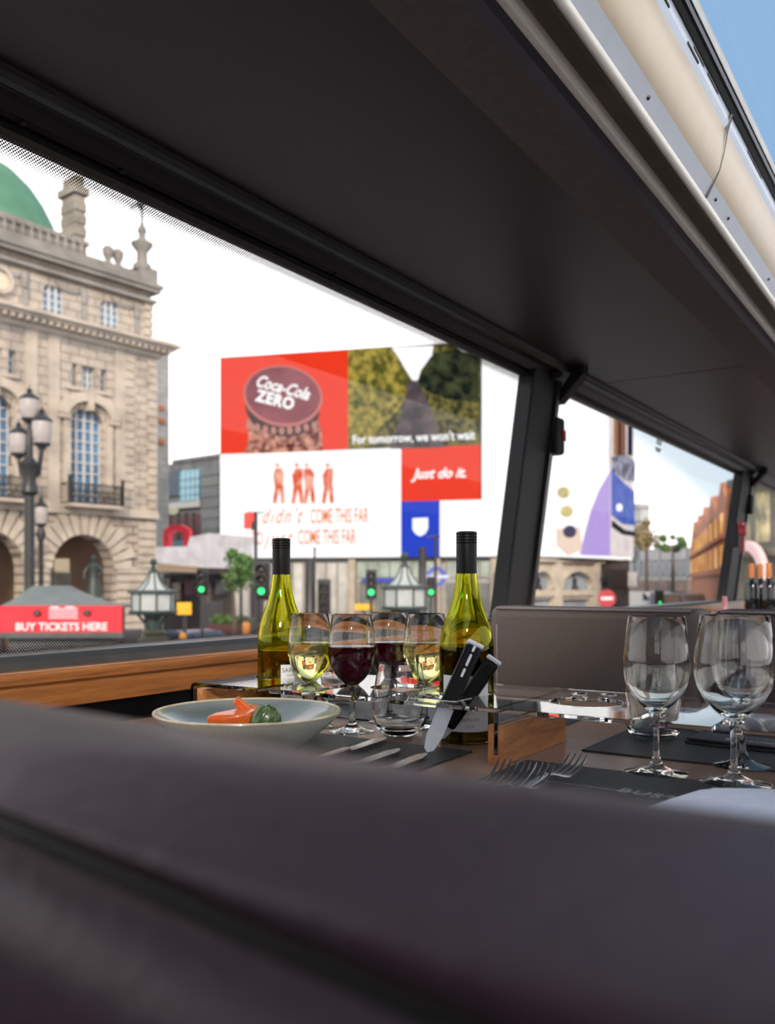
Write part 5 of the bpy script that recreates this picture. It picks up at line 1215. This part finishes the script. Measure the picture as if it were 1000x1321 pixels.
car('brown van parked at the kerb, standing before the orange brick building', 884, 66, TH-radians(85), (.16, .09, .06), 5, 2.4, 'van')
# pedestrians waiting, small and blurred in the photograph
def person(u, D, label, coat, legs, h=1.72, turn=0):
    p = W(u, 750, D); t = thing('person', label, 'person', (p.x, p.y, 0), TH+turn)
    me = bpy.data.meshes.new('body'); k = h/1.75
    V = [(0, 0, .95), (0, 0, 1.15), (0, 0, 1.38), (0, 0, 1.50), (0, -.01, 1.58), (0, -.01, 1.68), (.09, 0, .88), (.11, -.02, .5), (.11, .02, .08), (.11, -.12, .03), (-.09, 0, .88), (-.12, .05, .5), (-.13, .1, .08), (-.13, -.04, .03),
         (.18, 0, 1.40), (.24, .02, 1.14), (.22, -.08, .90), (.21, -.1, .82), (-.18, 0, 1.40), (-.24, .02, 1.14), (-.22, -.08, .90), (-.21, -.1, .82)]
    E = [(0, 1), (1, 2), (2, 3), (3, 4), (4, 5), (0, 6), (6, 7), (7, 8), (8, 9), (0, 10), (10, 11), (11, 12), (12, 13), (2, 14), (14, 15), (15, 16), (16, 17), (2, 18), (18, 19), (19, 20), (20, 21)]
    rad_ = [.15, .14, .16, .06, .085, .09, .09, .065, .045, .04, .09, .065, .045, .04, .06, .045, .035, .03, .06, .045, .035, .03]
    me.from_pydata([tuple(c*k for c in v) for v in V], E, []); o = bpy.data.objects.new('body', me); C.objects.link(o); o.parent = t; me.materials.append(legs)
    s_ = o.modifiers.new('skin', 'SKIN'); sv = me.skin_vertices.new() if not me.skin_vertices else me.skin_vertices[0]
    for i, r_ in enumerate(rad_): me.skin_vertices[0].data[i].radius = (r_*k, r_*k); me.skin_vertices[0].data[i].use_root = (i == 0)
    o.modifiers.new('sub', 'SUBSURF').levels = 1; o.modifiers['sub'].render_levels = 1
    b = MB(); b.lathe([(.19*k, .80*k), (.20*k, .95*k), (.185*k, 1.15*k), (.21*k, 1.36*k), (.17*k, 1.46*k), (.08*k, 1.50*k), (.07*k, 1.49*k), (.15*k, 1.42*k), (.19*k, 1.36*k), (.165*k, 1.15*k), (.18*k, .95*k), (.17*k, .80*k)], 18, closed=True, squash=.72); b.build('coat', coat, t, smooth=True)
    b = MB(); b.lathe([(.06*k, 1.6*k), (.10*k, 1.62*k), (.105*k, 1.70*k), (.07*k, 1.765*k), (0, 1.78*k)], 14, (0, .02, 0)); b.build('hair', mat('dark_hair', (.03, .02, .015), .7), t, smooth=True)
sk = mat('muted_skin_and_trousers', (.10, .07, .06), .7)
person(317, 40, 'person in an orange coat standing by the crossing, left of the left bottle', mat('orange_coat', (.50, .19, .04), .7), sk)
person(326, 43, 'person in a dark coat next to the one in orange', mat('dark_coat', (.04, .035, .04), .7), sk, turn=.6)

# ------------------------------------------------------------------ sky, sun, camera
w = bpy.data.worlds.new('sky'); bpy.context.scene.world = w; w.use_nodes = True; t = w.node_tree; t.nodes.clear()
o = t.nodes.new('ShaderNodeOutputWorld'); bg = t.nodes.new('ShaderNodeBackground'); tc = t.nodes.new('ShaderNodeTexCoord'); sp = t.nodes.new('ShaderNodeSeparateXYZ')
t.links.new(tc.outputs['Generated'], sp.inputs[0])
def mth(op, a, bb=None, c=None):
    n = t.nodes.new('ShaderNodeMath'); n.operation = op
    for k, x in enumerate((a, bb, c)):
        if x is None: continue
        if isinstance(x, (int, float)): n.inputs[k].default_value = x
        else: t.links.new(x, n.inputs[k])
    return n.outputs[0]
nz = t.nodes.new('ShaderNodeTexNoise'); nz.inputs['Scale'].default_value = 2.2; nz.inputs['Detail'].default_value = 6; t.links.new(tc.outputs['Generated'], nz.inputs[0])
f = mth('ADD', mth('MULTIPLY_ADD', mth('SUBTRACT', -.17, mth('ABSOLUTE', mth('ADD', sp.outputs[0], .17))), 1.3, sp.outputs[2]), mth('MULTIPLY', mth('SUBTRACT', nz.outputs[0], .5), .16))
r = t.nodes.new('ShaderNodeValToRGB'); t.links.new(f, r.inputs[0])
mr = t.nodes.new('ShaderNodeMapRange'); t.links.new(f, mr.inputs[0]); mr.inputs['From Min'].default_value = -.4; mr.inputs['From Max'].default_value = .8; t.links.new(mr.outputs[0], r.inputs[0])
e = r.color_ramp.elements; e[0].position = .09; e[0].color = (1.0, .975, .975, 1); e[1].position = 1.0; e[1].color = (.75, .78, .84, 1)
for p_, c_ in ((.145, (.42, .48, .52)), (.42, (.19, .30, .43)), (.58, (.19, .30, .43)), (.68, (.19, .30, .43)), (.78, (.5, .56, .64))): x = e.new(p_); x.color = (*c_, 1)
t.links.new(r.outputs[0], bg.inputs[0]); bg.inputs[1].default_value = 1.3; t.links.new(bg.outputs[0], o.inputs[0])
sd = bpy.data.lights.new('sun', 'SUN'); sd.energy = 2.3; sd.angle = radians(6); sd.color = (1, .85, .70)
so = bpy.data.objects.new('sun', sd); C.objects.link(so)
dirv = (F*1.0 + Vector((0, 0, -.46))).normalized(); so.rotation_euler = dirv.to_track_quat('-Z', 'Y').to_euler()
cd = bpy.data.cameras.new('camera'); cam = bpy.data.objects.new('camera', cd); C.objects.link(cam)
cam.location = (0, 0, EZ); cam.rotation_euler = (pi/2, 0, TH)
cd.sensor_fit = 'VERTICAL'; cd.sensor_height = 36; cd.lens = FP*36/1321; cd.shift_y = (750-660.5)/1321
cd.clip_start = .01; cd.clip_end = 600
cd.dof.use_dof = True; cd.dof.focus_distance = 1.25; cd.dof.aperture_fstop = (cd.lens/1000)/.0058
sc_ = bpy.context.scene; sc_.camera = cam
sc_.view_settings.view_transform = 'Standard'; sc_.view_settings.look = 'None'; sc_.view_settings.gamma = 1; sc_.view_settings.use_curve_mapping = False; sc_.view_settings.exposure = 0.5
try:
    sc_.cycles.max_bounces = 18; sc_.cycles.transmission_bounces = 18; sc_.cycles.transparent_max_bounces = 16; sc_.cycles.glossy_bounces = 6; sc_.cycles.diffuse_bounces = 4
except Exception: pass
